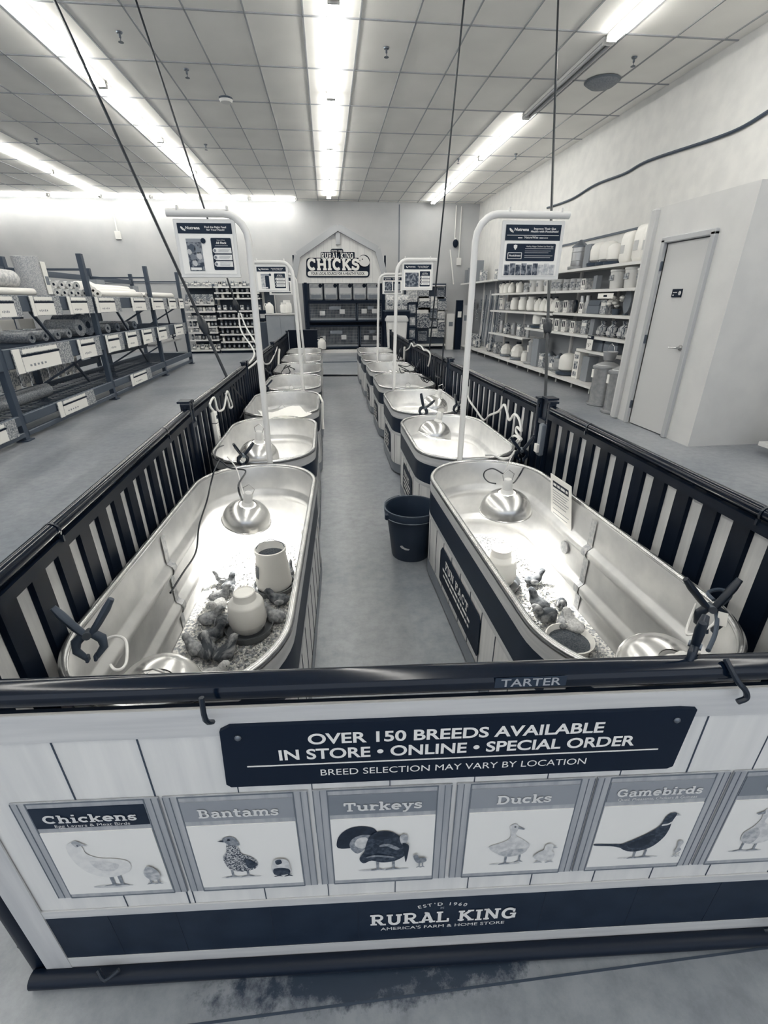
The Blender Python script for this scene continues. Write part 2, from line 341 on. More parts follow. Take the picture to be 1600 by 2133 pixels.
# the small built-out room with the door
DX, DY0, DY1, DH = 3.93, 4.56, 6.12, 2.47
struct('wall_doorside', MB().box((DX+.05, (DY0+4.98)/2, DH/2), (.1, 4.98-DY0, DH)).box((DX+.05, (5.68+DY1)/2, DH/2), (.1, DY1-5.68, DH)).box((DX+.05, (4.98+5.68)/2, (2.09+DH)/2), (.1, .7, DH-2.09))
       .box(((DX+.1+WX)/2, DY0+.05, DH/2), (WX-DX-.1, .1, DH)).box(((DX+.1+WX)/2, DY1-.05, DH/2), (WX-DX-.1, .1, DH)).box(((DX+.1+WX)/2, (DY0+DY1)/2, DH-.03), (WX-DX-.1, DY1-DY0-.2, .06)), mat('door_wall_paint', .54, .7, noise=(4, 4), g2=.58), 'painted walls of the small room with the grey door', 'wall')
struct('trim_6', MB().box((DX-.02, 5.98, 1.23), (.06, .09, 2.46), bev=.012), LGREY, 'tall pale corner post beside the shelving', 'trim')
fr = MB()
for yy in (4.95, 5.71): fr.box((DX-.012, yy, 1.06), (.06, .06, 2.12), bev=.008)
fr.box((DX-.012, 5.33, 2.115), (.06, .82, .06), bev=.008)
struct('trim_7', fr, mat('door_frame_paint', .40, .55), 'grey steel frame around the door', 'door frame')
door = thing('door_1', 'plain grey steel door with lever handle and small dark sign', 'door', (DX, 5.33, 0)); door['kind'] = 'structure'
MB().box((.03, 0, 1.045), (.045, .69, 2.07), bev=.004).build('door_leaf', mat('door_paint', .52, .5), door)
h = MB(); h.lathe([(.03, 0), (.03, .012), (.012, .014), (.012, .05)], 14, M=Matrix.Translation((.006, -.27, 1.0)) @ Matrix.Rotation(-PI/2, 4, 'Y'))
h.tube([(-.045, -.27, 1.0), (-.05, -.24, 1.0), (-.05, -.15, .995)], .009, 8); h.build('door_handle', STEEL, door, True)
for zz in (.25, 1.05, 1.85): MB().box((-.02, .352, zz), (.03, .03, .10), bev=.005).build('hinge', mat('hinge_metal', .12, .4, .8), door)
sg = MB().box((.003, 0, 1.56), (.008, .16, .085)).build('door_sign', INK, door)
dM = frame((DX-.0015, 5.33, 1.56), (0, -1, 0), (0, 0, 1)); MB().box((-.03, .008, 0), (.07, .010, .0008), dM).box((-.05, -.020, 0), (.024, .012, .0008), dM).build('sign_print', LGREY, sg, world=True)
MB().lathe([(.016, 0), (.022, 0), (.022, .001), (.016, .001)], 16, M=dM @ Matrix.Translation((.05, 0, 0))).build('sign_symbol', LGREY, sg, world=True)

# ------------------------------------------------------------------ fluorescent strips
m_tube = mat('lit_tube', .8, .5, emit=TUBE_POWER); m_dead = mat('unlit_tube', .42, .3)
m_house = mat('white_enamel', .62, .4)
FIX = {}
def light(kind, loc, rz, label, group, lit=True):
    key = (kind, lit)
    if key not in FIX:
        t = thing('fluorescent_light', label, 'ceiling light', loc, rz, group)
        L = {'long': 2.40, 'short': 1.30}[kind]
        if kind == 'long':
            MB().rings([[(x_, yy, z_) for x_, z_ in ((-.06, -.005), (-.05, -.04), (.05, -.04), (.06, -.005))] for yy in (-L/2, L/2)]).build('housing', m_house, t)
            xs = (-.04, .04)
        else:
            MB().rings([[(x_, yy, z_) for x_, z_ in ((-.05, 0), (-.03, -.03), (.03, -.03), (.05, 0))] for yy in (-L/2, L/2)]).build('housing', m_house, t)
            xs = (-.03, .03)
        for xx in xs:
            MB().tube([(xx, -L/2+.03, -.06), (xx, L/2-.03, -.06)], .019, 8).build('tube', m_tube if lit else m_dead, t, True)
        for yy in (-L/2+.015, L/2-.015): MB().box((0, yy, -.055), (.12, .025, .05)).build('end_cap', m_house, t)
        FIX[key] = t; return t
    return dup(FIX[key], loc, rz, label, group)
ORD = ['first', 'second', 'third', 'fourth', 'fifth', 'sixth', 'seventh', 'eighth', 'ninth', 'tenth', 'eleventh', 'twelfth', 'thirteenth', 'fourteenth', 'fifteenth']
for xx, yend, nm in ((-2.91, 15.9, 'left of centre row'), (.226, 16.0, 'centre row above the aisle'), (3.40, 16.5, 'row nearest the right wall'), (-6.12, 16.05, 'far left row')):
    k = 0; yc = yend-1.22
    while yc > FY+1:
        lit = not (nm.startswith('row nearest') and k == 3)
        lab = f'lit fluorescent ceiling fixture, {ORD[k]} from the back wall in the {nm}' if lit else 'unlit dark fluorescent fixture, gap in the row nearest the right wall'
        light('long', (xx, yc, CEIL), 0, lab, 'fluorescent strips on the ceiling', lit)
        yc -= 2.44; k += 1
for k in range(9):
    light('short', (-.70-.68-1.37*k, BY-.42, CEIL-.0), PI/2, f'short lit fluorescent along the back wall, {ORD[k]} from the barn sign', 'fluorescents along the back wall')
# ------------------------------------------------------------------ pen gates of black ribbed sheet
m_plank = mat('white_wood_print', .50, .55, noise=(7, 6), g2=.60, stretch=(6, 6, .5))
m_rib = mat('black_rib', .006, .50, spec=.15)
def gate(A, B, side, label, ties=2):
    """side +1: the pen lies on local +y"""
    A = Vector((A[0], A[1], 0)); B = Vector((B[0], B[1], 0)); d = B-A; L = d.length
    t = thing('pen_gate', label, 'gate', A, math.atan2(d.y, d.x), 'ribbed pen gates')
    MB().tube([(0, 0, .895), (L, 0, .895)], .022, 12).build('top_rail', RAIL, t, True)
    MB().tube([(0, 0, .06), (L, 0, .06)], .022, 12).build('bottom_rail', RAIL, t, True)
    for xx in (.02, L-.02): MB().tube([(xx, 0, 0), (xx, 0, .93)], .024, 10).box((xx, 0, .935), (.055, .055, .012)).build('end_post', RAILF, t, True)
    sh = MB().box((L/2, -.012*side, .47), (L-.06, .008, .80))
    sh.build('plank_print_sheet', m_plank, t)
    c = MB(); n = int((L-.1)/.14); x0 = (L-n*.14)/2
    for k in range(n+1):
        xx = x0+k*.14
        c.rings([[(xx-.040, -.007*side, zz), (xx-.034, .006*side, zz), (xx+.034, .006*side, zz), (xx+.040, -.007*side, zz)] for zz in (.085, .872)])
    c.box((L/2, .008*side, .852), (L-.07, .03, .035))
    c.build('rib_panel', m_rib, t)
    for k in range(ties):
        xx = L*(k+.55)/ties
        MB().lathe([(.026, -.004), (.026, .004)], 12, M=Matrix.Translation((xx, 0, .893)) @ Matrix.Rotation(PI/2, 4, 'Y'), cap=(False, False)).box((xx, 0.022*side, .868), (.008, .012, .02)).build('cable_tie', BLACK, t)
    return t
LP = [(-.815, .68), (-.875, 2.93), (-.885, 2.99), (-.875, 5.05), (-.872, 5.11), (-.85, 7.55), (-.85, 7.61), (-.85, 10.45)]
RP = [(1.315, .56), (1.335, 2.70), (1.325, 2.80), (1.29, 5.02), (1.29, 5.08), (1.29, 7.6), (1.29, 7.66), (1.33, 10.45)]
DSC = ['nearest the front sign panel', 'second from the front', 'third from the front', 'farthest from the front']
for k in range(4):
    gate(LP[2*k], LP[2*k+1], -1, f'black ribbed gate panel in the left pen side, {DSC[k]}')
    gate(RP[2*k], RP[2*k+1], 1, f'black ribbed gate panel in the right pen side, {DSC[k]}')
for xx, yy, w_ in ((-.892, 2.96, 'left'), (1.35, 2.75, 'right')):
    p = thing('pen_post', f'black steel post joining two gates on the {w_} pen side', 'post', (xx, yy, 0))
    MB().box((0, 0, .47), (.05, .05, .94)).box((0, 0, .945), (.07, .09, .012)).build('post', RAILF, p); MB().box((0, 0, .80), (.075, .10, .03)).build('latch', RAILF, p)

# ------------------------------------------------------------------ front gate with the printed panel
FA = math.atan(.07)
fg = thing('front_gate', 'black pipe front gate carrying the printed white plank poultry panel', 'gate', (0, .6, 0), -FA)
def FM(u, v, off=0.): # plane facing the camera at panel coords
    return Matrix.Translation((u, -off, v)) @ Matrix.Rotation(PI/2, 4, 'X')
U0, U1 = -.755, 1.30
rail = MB().tube([(U0-.03, .012, .895), (U1+.02, .012, .895)], .024, 20).build('top_rail', RAIL, fg, True)
txt('TARTER', .017, mat('rail_sticker', .34, .4), rail, FM(.318, .8935, .0125) , width=.105, world=False, ext=.0004, bold=.012)
st = MB().box((.318, -.0122, .902), (.125, .0004, .022)).build('brand_sticker', mat('sticker_film', .030, .2), rail)
MB().tube([(U0-.03, -.026, .021), (U1+.02, -.026, .021)], .020, 14).build('bottom_rail', RAILF, fg, True)
for u in (U0-.03, U1+.02): MB().tube([(u, .015, 0), (u, .015, .90)], .026, 12).build('corner_post', RAILF, fg, True)
MB().box(((U0+U1)/2, .0, .45), (U1-U0, .008, .83)).build('backing_sheet', RAILF, fg)
m_front = mat('white_plank_print', .60, .42, noise=(5, 6), g2=.68, stretch=(7, 7, .45), spec=.35)
m_trimp = mat('trim_board_print', .46, .42, noise=(6, 6), g2=.55, stretch=(.5, 1, 9), spec=.35)
m_frame = mat('grey_frame_print', .30, .45, noise=(7, 6), g2=.40, stretch=(8, 8, .5))

def strip_box(u0, u1, v0, v1, off, m, name, par=None, th=.003): return MB().box(((u0+u1)/2, -off, (v0+v1)/2), (abs(u1-u0), th, abs(v1-v0))).build(name, m, par or sheet)
seams = MB()
for u in (-.52, -.372, -.215, -.075, .075, .24, .385, .53, .665, .80, .95, 1.1):
    seams.box((u, -.0105, .655 if u != -.372 else .54), (.0028 if u in (-.372, -.52, .665) else .0018, .0012, .29 if u != -.372 else .525))
    seams.box((u+.012, -.0105, .301), (.002, .0012, .045))
sheet = MB().box(((U0+U1)/2, -.007, .445), (U1-U0, .006, .84)).build('printed_sheet', m_front, fg, extra=(seams, mat('seam_line', .05, .7)))
strip_box(U0, U1, .803, .868, .012, m_trimp, 'trim_board')
strip_box(U0, U1, .252, .278, .012, m_trimp, 'trim_board')
strip_box(U0, U1, .030, .078, .012, m_trimp, 'trim_board')
strip_box(U0, -.695, .02, .803, .0135, mat('edge_board_print', .44, .45, noise=(6, 5), g2=.52, stretch=(8, 8, .5)), 'edge_board')
strip_box(U1-.06, U1, .02, .803, .0135, mat('edge_board_print', .44), 'edge_board')
nb = strip_box(-.695, U1-.06, .078, .252, .011, NAVY, 'navy_band')
s2 = MB()
for u in (-.56, -.41, -.2, .0, .2, .44, .66, .86): s2.box((u, -.0128, .165), (.0016, .0006, .172))
s2.build('band_seams', mat('band_seam', .014, .6), nb)
# hanging notice board
bd = MB().prism([(-.222, .822), (-.205, .832), (.60, .832), (.628, .829), (.622, .68), (.612, .674), (-.222, .676), (-.230, .684)], .013, .021, Matrix.Rotation(PI/2, 4, 'X')).build('notice_board', INK, fg)
for k, (s_, v, h, w_) in enumerate((('OVER 150 BREEDS AVAILABLE', .783, .0255, .535), ('IN STORE • ONLINE • SPECIAL ORDER', .745, .0255, .655), ('BREED SELECTION MAY VARY BY LOCATION', .699, .0165, .50))):
    txt(s_, h, LETTER, bd, FM(.196 if k != 1 else .200, v, .0212), width=w_, world=False, bold=.024 if k < 2 else 0.)
MB().box((.197, -.0215, .731), (.765, .0006, .0028)).build('rule_line', LETTER, bd)
for u in (-.192, .596): MB().ell((u, -.022, .806), (.0065, .004, .0065), nu=10, nv=6).build('screw', mat('dull_zinc', .16, .4, .7), bd, True)
# store name on the navy band
slab('RURAL KING', .047, LETTER, nb, FM(.203, .148, .0128), width=.352, world=False, fat=.95)
txt("AMERICA'S FARM & HOME STORE", .0125, LETTER, nb, FM(.203, .123, .0128), width=.300, world=False)
for i, ch in enumerate("EST'D 1960"):
    if ch == ' ': continue
    q = (i-4.5)/4.5; txt(ch, .0125, LETTER, nb, FM(.198+q*.052, .2185-.008*q*q, .0128) @ Matrix.Rotation(-q*.28, 4, 'Z'), world=False, bold=.012)
x_ = MB()
for a in (.7, -.7): x_.box((0, 0, .0002), (.011, .0012, .0004), FM(.198, .207, .0128) @ Matrix.Rotation(a, 4, 'Z'))
x_.build('cross_mark', mat('grey_mark', .3, .6), nb)

# ---- picture cards; drawings are flat print, coordinates in card units (0..1 across, 0..1 up)
def blob(cx, cy, rx, ry, a=0, n=18, lo=0, hi=360):
    out = []
    for k in range(n):
        t = R_(lo+(hi-lo)*k/n); x_, y_ = rx*math.cos(t), ry*math.sin(t)
        out.append((cx+x_*math.cos(a)-y_*math.sin(a), cy+x_*math.sin(a)+y_*math.cos(a)))
    return out
def sm(pts, k=4):
    P = [Vector((x_, y_, 0)) for x_, y_ in pts]; n = len(P); out = []
    for i in range(n):
        a, b, c, d = P[i-1], P[i], P[(i+1) % n], P[(i+2) % n]
        for j in range(k):
            t = j/k; q = .5*((2*b)+(c-a)*t+(2*a-5*b+4*c-d)*t*t+(3*b-a-3*c+d)*t**3); out.append((q.x, q.y))
    return out
PR = {k: mat('print_'+k, v[0], .5, noise=v[1], g2=v[2], thr=v[3]) for k, v in {
 'cream': (.60, (60, 3), .66, (.4, .6)), 'pale': (.46, (70, 4), .60, (.4, .6)), 'soft': (.30, (90, 4), .48, (.4, .6)), 'mid': (.16, (120, 4), .28, (.4, .6)),
 'dark': (.020, (120, 4), .060, (.45, .6)), 'speck': (.028, (330, 2), .50, (.46, .56)), 'black': (.012, (90, 3), .022, (.4, .6))}.items()}
m_photo = mat('photo_white', .72, .4)
def card(u0, u1, name, head, sub, art):
    c = MB().box(((u0+u1)/2, -.0125, .488), (u1-u0+.060, .003, .315)).build('picture_frame', m_frame, fg)
    ed = MB()
    for v in (.6435, .331): ed.box(((u0+u1)/2, -.0145, v), (u1-u0+.005, .001, .0025))
    for u in (u0-.002, u1+.002, u0-.029, u1+.029, u0-.016, u1+.016): ed.box((u, -.0145, .488), (.0022 if abs(u-u0) < .01 or abs(u-u1) < .01 else .0014, .001, .312))
    ed.build('frame_lines', mat('frame_line', .14, .6), c)
    strip_box(u0, u1, .571, .630, .0146, head, 'name_band', c, .002)
    ph = strip_box(u0, u1, .346, .556, .0146, m_photo, 'picture', c, .002)
    big = .026 if not sub else .0235
    low = sub is not None
    tx = slab(name, big, mat('name_lettering', .62, .5), c, FM((u0+u1)/2, .588 if low else .583, .0161), width=min(.178, .022*len(name)*1.02), world=False, fat=.95)
    if low: txt(sub, .0085, mat('name_lettering', .62), c, FM((u0+u1)/2, .5745, .0161), width=min(.165, .0062*len(sub)), world=False)
    W_, H_ = u1-u0, .21; off = .0160
    for i, (nm, tone, poly) in enumerate(art):
        MB().add([(u0+x_*W_, -(off+.0003*(i+1)), .346+y_*H_) for x_, y_ in poly], [tuple(range(len(poly)))]).build(nm, PR[tone], c)
def legs(x0, x1, y0, y1, w=.012, foot=.07, dr=-1):
    out = []
    for xx in (x0, x1): out.append([(xx-w, y1), (xx-w*.8, y0+.02), (xx-foot*.8, y0+.005), (xx-foot, y0-.012), (xx, y0), (xx+foot*.9, y0-.006), (xx+w, y0+.025), (xx+w*1.1, y1)])
    return out
hen = [('hen_shadow', 'pale', blob(.56, .115, .24, .028)), ('bird_leg', 'mid', legs(.58, .68, .13, .36, .024, .13)[0]), ('bird_leg', 'mid', legs(.58, .68, .13, .36, .024, .10)[1]),
       ('hen_body', 'cream', sm([(.23, .80), (.31, .86), (.40, .80), (.42, .68), (.55, .60), (.72, .58), (.86, .52), (.84, .38), (.70, .30), (.52, .28), (.36, .36), (.26, .50), (.22, .66)])),
       ('hen_wing', 'pale', sm([(.42, .56), (.60, .54), (.74, .48), (.64, .38), (.48, .42)])), ('hen_comb', 'soft', sm([(.31, .86), (.36, .89), (.42, .85), (.47, .80), (.40, .81), (.34, .79)])), ('hen_eye', 'dark', blob(.365, .815, .012, .012, 0, 8)),
       ('chick_leg', 'mid', legs(1.04, 1.10, .14, .24, .012, .06)[0]), ('chick_leg', 'mid', legs(1.04, 1.13, .14, .24, .012, .06)[1]), ('chick_body', 'soft', sm([(1.02, .40), (1.06, .44), (1.12, .42), (1.17, .34), (1.17, .25), (1.09, .20), (1.01, .25), (.99, .33)]))]
hen = [(a, b, [((x_-.0)*.80+.0, y_) for x_, y_ in p]) for a, b, p in hen]
bant = [('bird_shadow', 'pale', blob(.40, .16, .20, .02)), ('bird_leg', 'mid', legs(.32, .47, .17, .32, .012, .08)[0]), ('bird_leg', 'mid', legs(.32, .47, .17, .32, .012, .08)[1]),
        ('hen_body', 'speck', sm([(.33, .72), (.38, .73), (.43, .66), (.45, .56), (.53, .50), (.58, .42), (.57, .32), (.49, .27), (.38, .26), (.30, .32), (.27, .42), (.27, .52), (.31, .60)])),
        ('hen_head', 'mid', sm([(.30, .80), (.36, .84), (.42, .81), (.45, .70), (.38, .70), (.33, .73)])), ('hen_beak', 'dark', [(.25, .775), (.31, .79), (.31, .755)]), ('hen_eye', 'black', blob(.36, .79, .016, .016, 0, 8)), ('hen_wing', 'dark', sm([(.47, .48), (.56, .42), (.56, .34), (.49, .32), (.47, .40)])),
        ('chick_leg', 'dark', legs(.77, .85, .16, .23, .010, .05)[0]), ('chick_leg', 'dark', legs(.77, .87, .16, .23, .010, .05)[1]), ('chick_body', 'pale', sm([(.75, .44), (.82, .46), (.88, .42), (.89, .32), (.89, .22), (.80, .19), (.72, .22), (.72, .34)])), ('chick_back', 'dark', sm([(.73, .29), (.80, .31), (.88, .28), (.88, .21), (.80, .185), (.73, .20)])), ('chick_cap', 'dark', sm([(.76, .43), (.81, .45), (.82, .39), (.77, .37)]))]
turk = [('bird_shadow', 'pale', blob(.50, .16, .26, .022)), ('turkey_tail', 'black', sm([(.06, .56), (.05, .68), (.10, .80), (.20, .88), (.32, .89), (.42, .84), (.44, .74), (.36, .62), (.22, .56)])), ('tail_band', 'mid', sm([(.17, .58), (.20, .70), (.30, .76), (.40, .72), (.34, .56), (.24, .46)])), ('tail_feathers', 'pale', sm([(.22, .60), (.25, .70), (.33, .72), (.36, .64), (.30, .54)])),
        ('bird_leg', 'mid', legs(.44, .57, .17, .34, .014, .08)[0]), ('bird_leg', 'mid', legs(.46, .60, .17, .34, .014, .09)[1]),
        ('turkey_body', 'dark', sm([(.33, .60), (.37, .74), (.46, .81), (.57, .80), (.66, .72), (.72, .60), (.74, .48), (.70, .38), (.60, .31), (.48, .30), (.38, .34), (.30, .30), (.26, .38), (.31, .50)])), ('turkey_back', 'black', sm([(.38, .72), (.47, .80), (.58, .79), (.58, .70), (.46, .68)])), ('turkey_wing', 'dark', sm([(.42, .60), (.55, .64), (.66, .56), (.60, .46), (.46, .46), (.38, .50)])), ('wing_bars', 'mid', sm([(.47, .60), (.56, .61), (.66, .53), (.62, .51), (.54, .57), (.47, .57)])), ('wing_edge', 'mid', sm([(.34, .42), (.44, .44), (.60, .40), (.58, .38), (.44, .41), (.34, .40)])),
        ('turkey_head', 'soft', sm([(.66, .72), (.70, .76), (.74, .72), (.73, .62), (.68, .60)])), ('turkey_wattle', 'black', sm([(.69, .62), (.75, .58), (.745, .44), (.725, .30), (.71, .40), (.70, .52)])),
        ('chick_body', 'mid', sm([(.80, .40), (.84, .42), (.86, .36), (.92, .36), (.93, .30), (.86, .27), (.82, .31)])), ('chick_leg', 'mid', legs(.86, .90, .21, .28, .006, .03)[0]), ('chick_leg', 'mid', legs(.86, .895, .21, .28, .006, .03)[1])]
duck = [('bird_shadow', 'pale', blob(.42, .15, .16, .018)), ('bird_leg', 'mid', legs(.42, .5, .15, .30, .012, .07)[0]), ('bird_leg', 'mid', legs(.5, .56, .18, .30, .010, .05)[1]),
        ('duck_body', 'pale', sm([(.41, .78), (.46, .82), (.50, .76), (.48, .64), (.56, .56), (.64, .46), (.60, .36), (.48, .29), (.36, .32), (.26, .40), (.24, .47), (.34, .52), (.42, .58), (.43, .68)])), ('duck_belly', 'soft', sm([(.34, .36), (.48, .40), (.62, .40), (.58, .32), (.46, .28), (.36, .31)])), ('duck_bill', 'mid', [(.49, .78), (.56, .735), (.55, .72), (.49, .74)]), ('duck_eye', 'dark', blob(.46, .775, .010, .010, 0, 8)),
        ('chick_leg', 'soft', legs(.76, .86, .16, .24, .010, .05)[0]), ('chick_leg', 'soft', legs(.76, .88, .16, .24, .010, .05)[1]), ('duckling_body', 'pale', sm([(.80, .46), (.85, .48), (.89, .43), (.87, .37), (.91, .30), (.89, .21), (.78, .19), (.70, .26), (.74, .34), (.79, .38)])), ('duckling_bill', 'soft', [(.88, .44), (.93, .41), (.88, .40)])]
game = [('bird_shadow', 'pale', blob(.52, .14, .22, .018)), ('pheasant_tail', 'dark', sm([(.02, .415), (.20, .40), (.36, .38), (.36, .31), (.20, .36), (.02, .385)])), ('bird_leg', 'mid', legs(.47, .58, .14, .28, .012, .07)[0]), ('bird_leg', 'mid', legs(.47, .58, .145, .28, .012, .10)[1]),
        ('pheasant_body', 'dark', sm([(.28, .37), (.40, .46), (.54, .57), (.63, .68), (.65, .80), (.68, .86), (.73, .88), (.76, .85), (.74, .74), (.74, .60), (.71, .46), (.62, .32), (.48, .26), (.36, .28)])), ('pheasant_wing', 'black', sm([(.36, .38), (.52, .50), (.62, .52), (.56, .36), (.44, .32)])), ('neck_ring', 'cream', sm([(.645, .70), (.70, .71), (.735, .74), (.735, .71), (.70, .685), (.65, .675)])), ('pheasant_beak', 'soft', [(.76, .865), (.805, .835), (.755, .835)]),
        ('chick_body', 'soft', sm([(.885, .40), (.92, .42), (.95, .38), (.93, .31), (.955, .26), (.92, .215), (.89, .23), (.90, .32)])), ('chick_leg', 'soft', legs(.91, .94, .15, .22, .006, .03)[0]), ('chick_leg', 'soft', legs(.91, .945, .15, .22, .006, .03)[1])]
goose = [('bird_shadow', 'pale', blob(.36, .16, .18, .02)), ('bird_leg', 'mid', legs(.30, .44, .17, .32, .012, .08)[0]), ('bird_leg', 'mid', legs(.30, .44, .17, .32, .012, .08)[1]), ('goose_body', 'pale', sm([(.34, .84), (.40, .87), (.43, .80), (.40, .66), (.50, .58), (.60, .46), (.56, .34), (.40, .28), (.26, .34), (.24, .48), (.31, .58), (.35, .70)])), ('goose_breast', 'soft', sm([(.26, .50), (.36, .56), (.42, .44), (.38, .30), (.27, .34)])), ('goose_bill', 'mid', [(.35, .84), (.27, .80), (.29, .78), (.36, .79)]), ('gosling_body', 'pale', sm([(.74, .40), (.80, .44), (.85, .36), (.88, .24), (.78, .18), (.70, .24), (.72, .32)]))]
card(-.611, -.396, 'Chickens', NAVY, 'Egg Layers & Meat Birds', hen)
card(-.329, -.114, 'Bantams', GREY, None, bant)
card(-.045, .167, 'Turkeys', mat('slate_print', .19, .5), None, turk)
card(.236, .451, 'Ducks', GREY, None, duck)
card(.515, .725, 'Gamebirds', GREY, 'Quail, Pheasants, Chukars & Guineas', game)
card(.792, 1.005, 'Geese', mat('slate_print', .19), None, goose)
# ------------------------------------------------------------------ stock tanks
m_wrap = mat('tank_plank_print', .52, .42, noise=(6, 6), g2=.62, stretch=(6, 6, .5))
m_band = mat('tank_navy_band', .015, .42, spec=.3); m_wtrim = mat('tank_trim_print', .42, .42, noise=(6, 5), g2=.50, stretch=(1, 1, 9)); m_wbase = mat('tank_base_print', .17, .45, noise=(6, 5), g2=.22)
def loop(w, l, r, off, z, n=14): return [(x_, y_, z) for x_, y_ in rr(w+2*off, l+2*off, r+off, n)]
def ring_band(w, l, r, off, z0, z1, m, name, par): return MB().rings([loop(w, l, r, off, z0), loop(w, l, r, off, z1)], (False, False)).build(name, m, par, True)
TANKS = {}
def make_tank(kind, loc, label):
    w, l, r, wrap = {'long': (.632, 1.815, .312, 1), 'short': (.652, 1.20, .285, 1), 'bare': (.652, 1.20, .285, 0)}[kind]
    t = thing('stock_tank', label, 'stock tank', loc, 0, 'galvanised stock tanks in the pen')
    prof = [(-.03, .012), (-.004, .03), (0, .06)]
    if not wrap:
        for zz in (.20, .40): prof += [(0, zz-.045), (.014, zz-.02), (.014, zz+.02), (0, zz+.045)]
    prof += [(0, .57), (.004, .592), (-.004, .602), (-.012, .590), (-.012, .462), (-.014, .450), (-.034, .436), (-.038, .418), (-.034, .400), (-.016, .386), (-.014, .374), (-.014, .262), (-.016, .250), (-.038, .236), (-.042, .216), (-.038, .196), (-.020, .182), (-.018, .170), (-.022, .07), (-.05, .045)]
    MB().rings([loop(w, l, r, o, z) for o, z in prof], (True, True)).build('tank_shell', GALV, t, 50)
    MB().tube(loop(w, l, r, .003, .600, 14), .0125, 10, closed=True).build('rolled_rim', GALVR, t, True)
    if kind == 'long':
        for sx in (-1, 1):
            s = MB(); xx = sx*(w/2-.0145)
            pp = [(xx, zz) for zz in (.585, .462, .450)]+[(xx-sx*.021, .436), (xx-sx*.026, .418), (xx-sx*.021, .400), (xx-sx*.003, .386), (xx-sx*.001, .262), (xx-sx*.003, .25), (xx-sx*.025, .236), (xx-sx*.029, .216), (xx-sx*.025, .196), (xx-sx*.007, .182), (xx-sx*.006, .10)]
            s.rings([[(xa-sx*.003, yy+.05, za) for yy in (-.02, -.01, .01, .02)] for xa, za in pp], (False, False), closed=False)
            s.build('side_seam', mat('weathered_zinc', .34, .5, .7, noise=(60, 4), g2=.5), t)
        MB().lathe([(.0, 0), (.030, .0), (.034, .006), (.034, .012), (.0, .014)], 14, M=Matrix.Translation((w/2-.014, .24, .34)) @ Matrix.Rotation(-PI/2, 4, 'Y')).build('drain_plug', mat('weathered_zinc', .3), t, True)
    if wrap:
        
        ring_band(w, l, r, .0125, .535, .587, m_wtrim, 'top_trim_strip', t)
        ring_band(w, l, r, .0125, .405, .536, m_band, 'navy_band', t)
        ring_band(w, l, r, .0125, .378, .406, m_wtrim, 'trim_strip', t)
        ring_band(w, l, r, .0125, .018, .105, m_wbase, 'base_strip', t)
        s = MB(); P = loop(w, l, r, .0112, 0, 9); n = len(P); acc = 0
        for i in range(n):
            a, b = Vector(P[i]), Vector(P[(i+1) % n]); L = (b-a).length; d = (b-a)/max(L, 1e-6); q = (.145-acc % .145)
            while q < L:
                c = a+d*q; s.box((0, 0, .242), (.004, .0016, .272), Matrix.Translation((c.x, c.y, 0)) @ Matrix.Rotation(math.atan2(d.y, d.x), 4, 'Z')); q += .145
            acc += L
        MB().rings([loop(w, l, r, .010, .020), loop(w, l, r, .010, .585)], (False, False)).build('plank_wrap', m_wrap, t, True, extra=(s, mat('seam_line', .05)))
    TANKS[kind] = t
    return t
def put_tank(kind, loc, label):
    if kind in TANKS: return dup(TANKS[kind], loc, 0, label, 'galvanised stock tanks in the pen')
    return make_tank(kind, loc, label)
LXC, RXC = -.468, .862
PITCHY = 1.272
tl = ['nearest on the left, with waterer and feeder inside', 'second from the front in the left row', 'third from the front in the left row', 'fourth from the front in the left row', 'fifth in the left row, bare ribbed side', 'sixth in the left row, bare ribbed side', 'last in the left row, bare ribbed side']
tr = ['nearest on the right, with the notice sheet inside', 'second from the front in the right row, beside the bucket', 'third from the front in the right row', 'fourth from the front in the right row', 'fifth from the front in the right row', 'sixth from the front in the right row', 'last in the right row']
tankL, tankR = [], []
tankL.append(put_tank('long', (-.458, 1.796, 0), f'galvanised oval stock tank {tl[0]}'))
tankR.append(put_tank('long', (.869, 1.713, 0), f'galvanised oval stock tank {tr[0]}'))
for k in range(1, 7):
    y0 = 2.74+PITCHY*(k-1)+.61+(.018 if k == 1 else 0)
    tankL.append(put_tank('short' if k < 4 else 'bare', (LXC-.0+.005*k-.012*max(0, k-3), y0, 0), f'galvanised oval stock tank {tl[k]}'))
    y1 = 2.655+PITCHY*(k-1)+.61
    tankR.append(put_tank('short', (RXC+.012+.006*k, y1, 0), f'galvanised oval stock tank {tr[k]}'))
# fun fact boards on the right tanks' aisle side
def fact(k, yc, w, z0, z1):
    xx = tankR[k].location.x-(.632 if k == 0 else .652)/2-.0135
    M = frame((xx, yc, 0), (0, -1, 0), (0, 0, 1))
    b = MB().prism([(-w/2, z0), (-w/2+.02, z0-.006), (w/2-.01, z0+.002), (w/2, z0+.02), (w/2-.004, z1-.02), (w/2-.03, z1), (-w/2+.03, z1+.004), (-w/2, z1-.03)], 0, .004, M).build('fun_fact_board', INK, tankR[k], world=True)
    slab('FUN FACT', .046 if k == 0 else .040, LETTER, b, M @ Matrix.Translation((-.02, z1-.078, .0045)), width=w*.60)
    wordlines(M, [(-w*.40, w*.34, z1-.103), (-w*.38, w*.30, z1-.135)]+([(-w*.36, w*.2, z1-.165)] if k else []), .017, .0048, LETTER, 'small_print', b, k+3)
fact(0, 1.75, .62, .150, .345)
for k, yc in ((1, 3.22), (2, 4.50), (3, 5.77), (4, 7.05)): fact(k, yc, .40, .150, .345)
c = pz(1176, 1368, .545); bn_ = Vector((c.x-.869, c.y-1.118)).normalized()
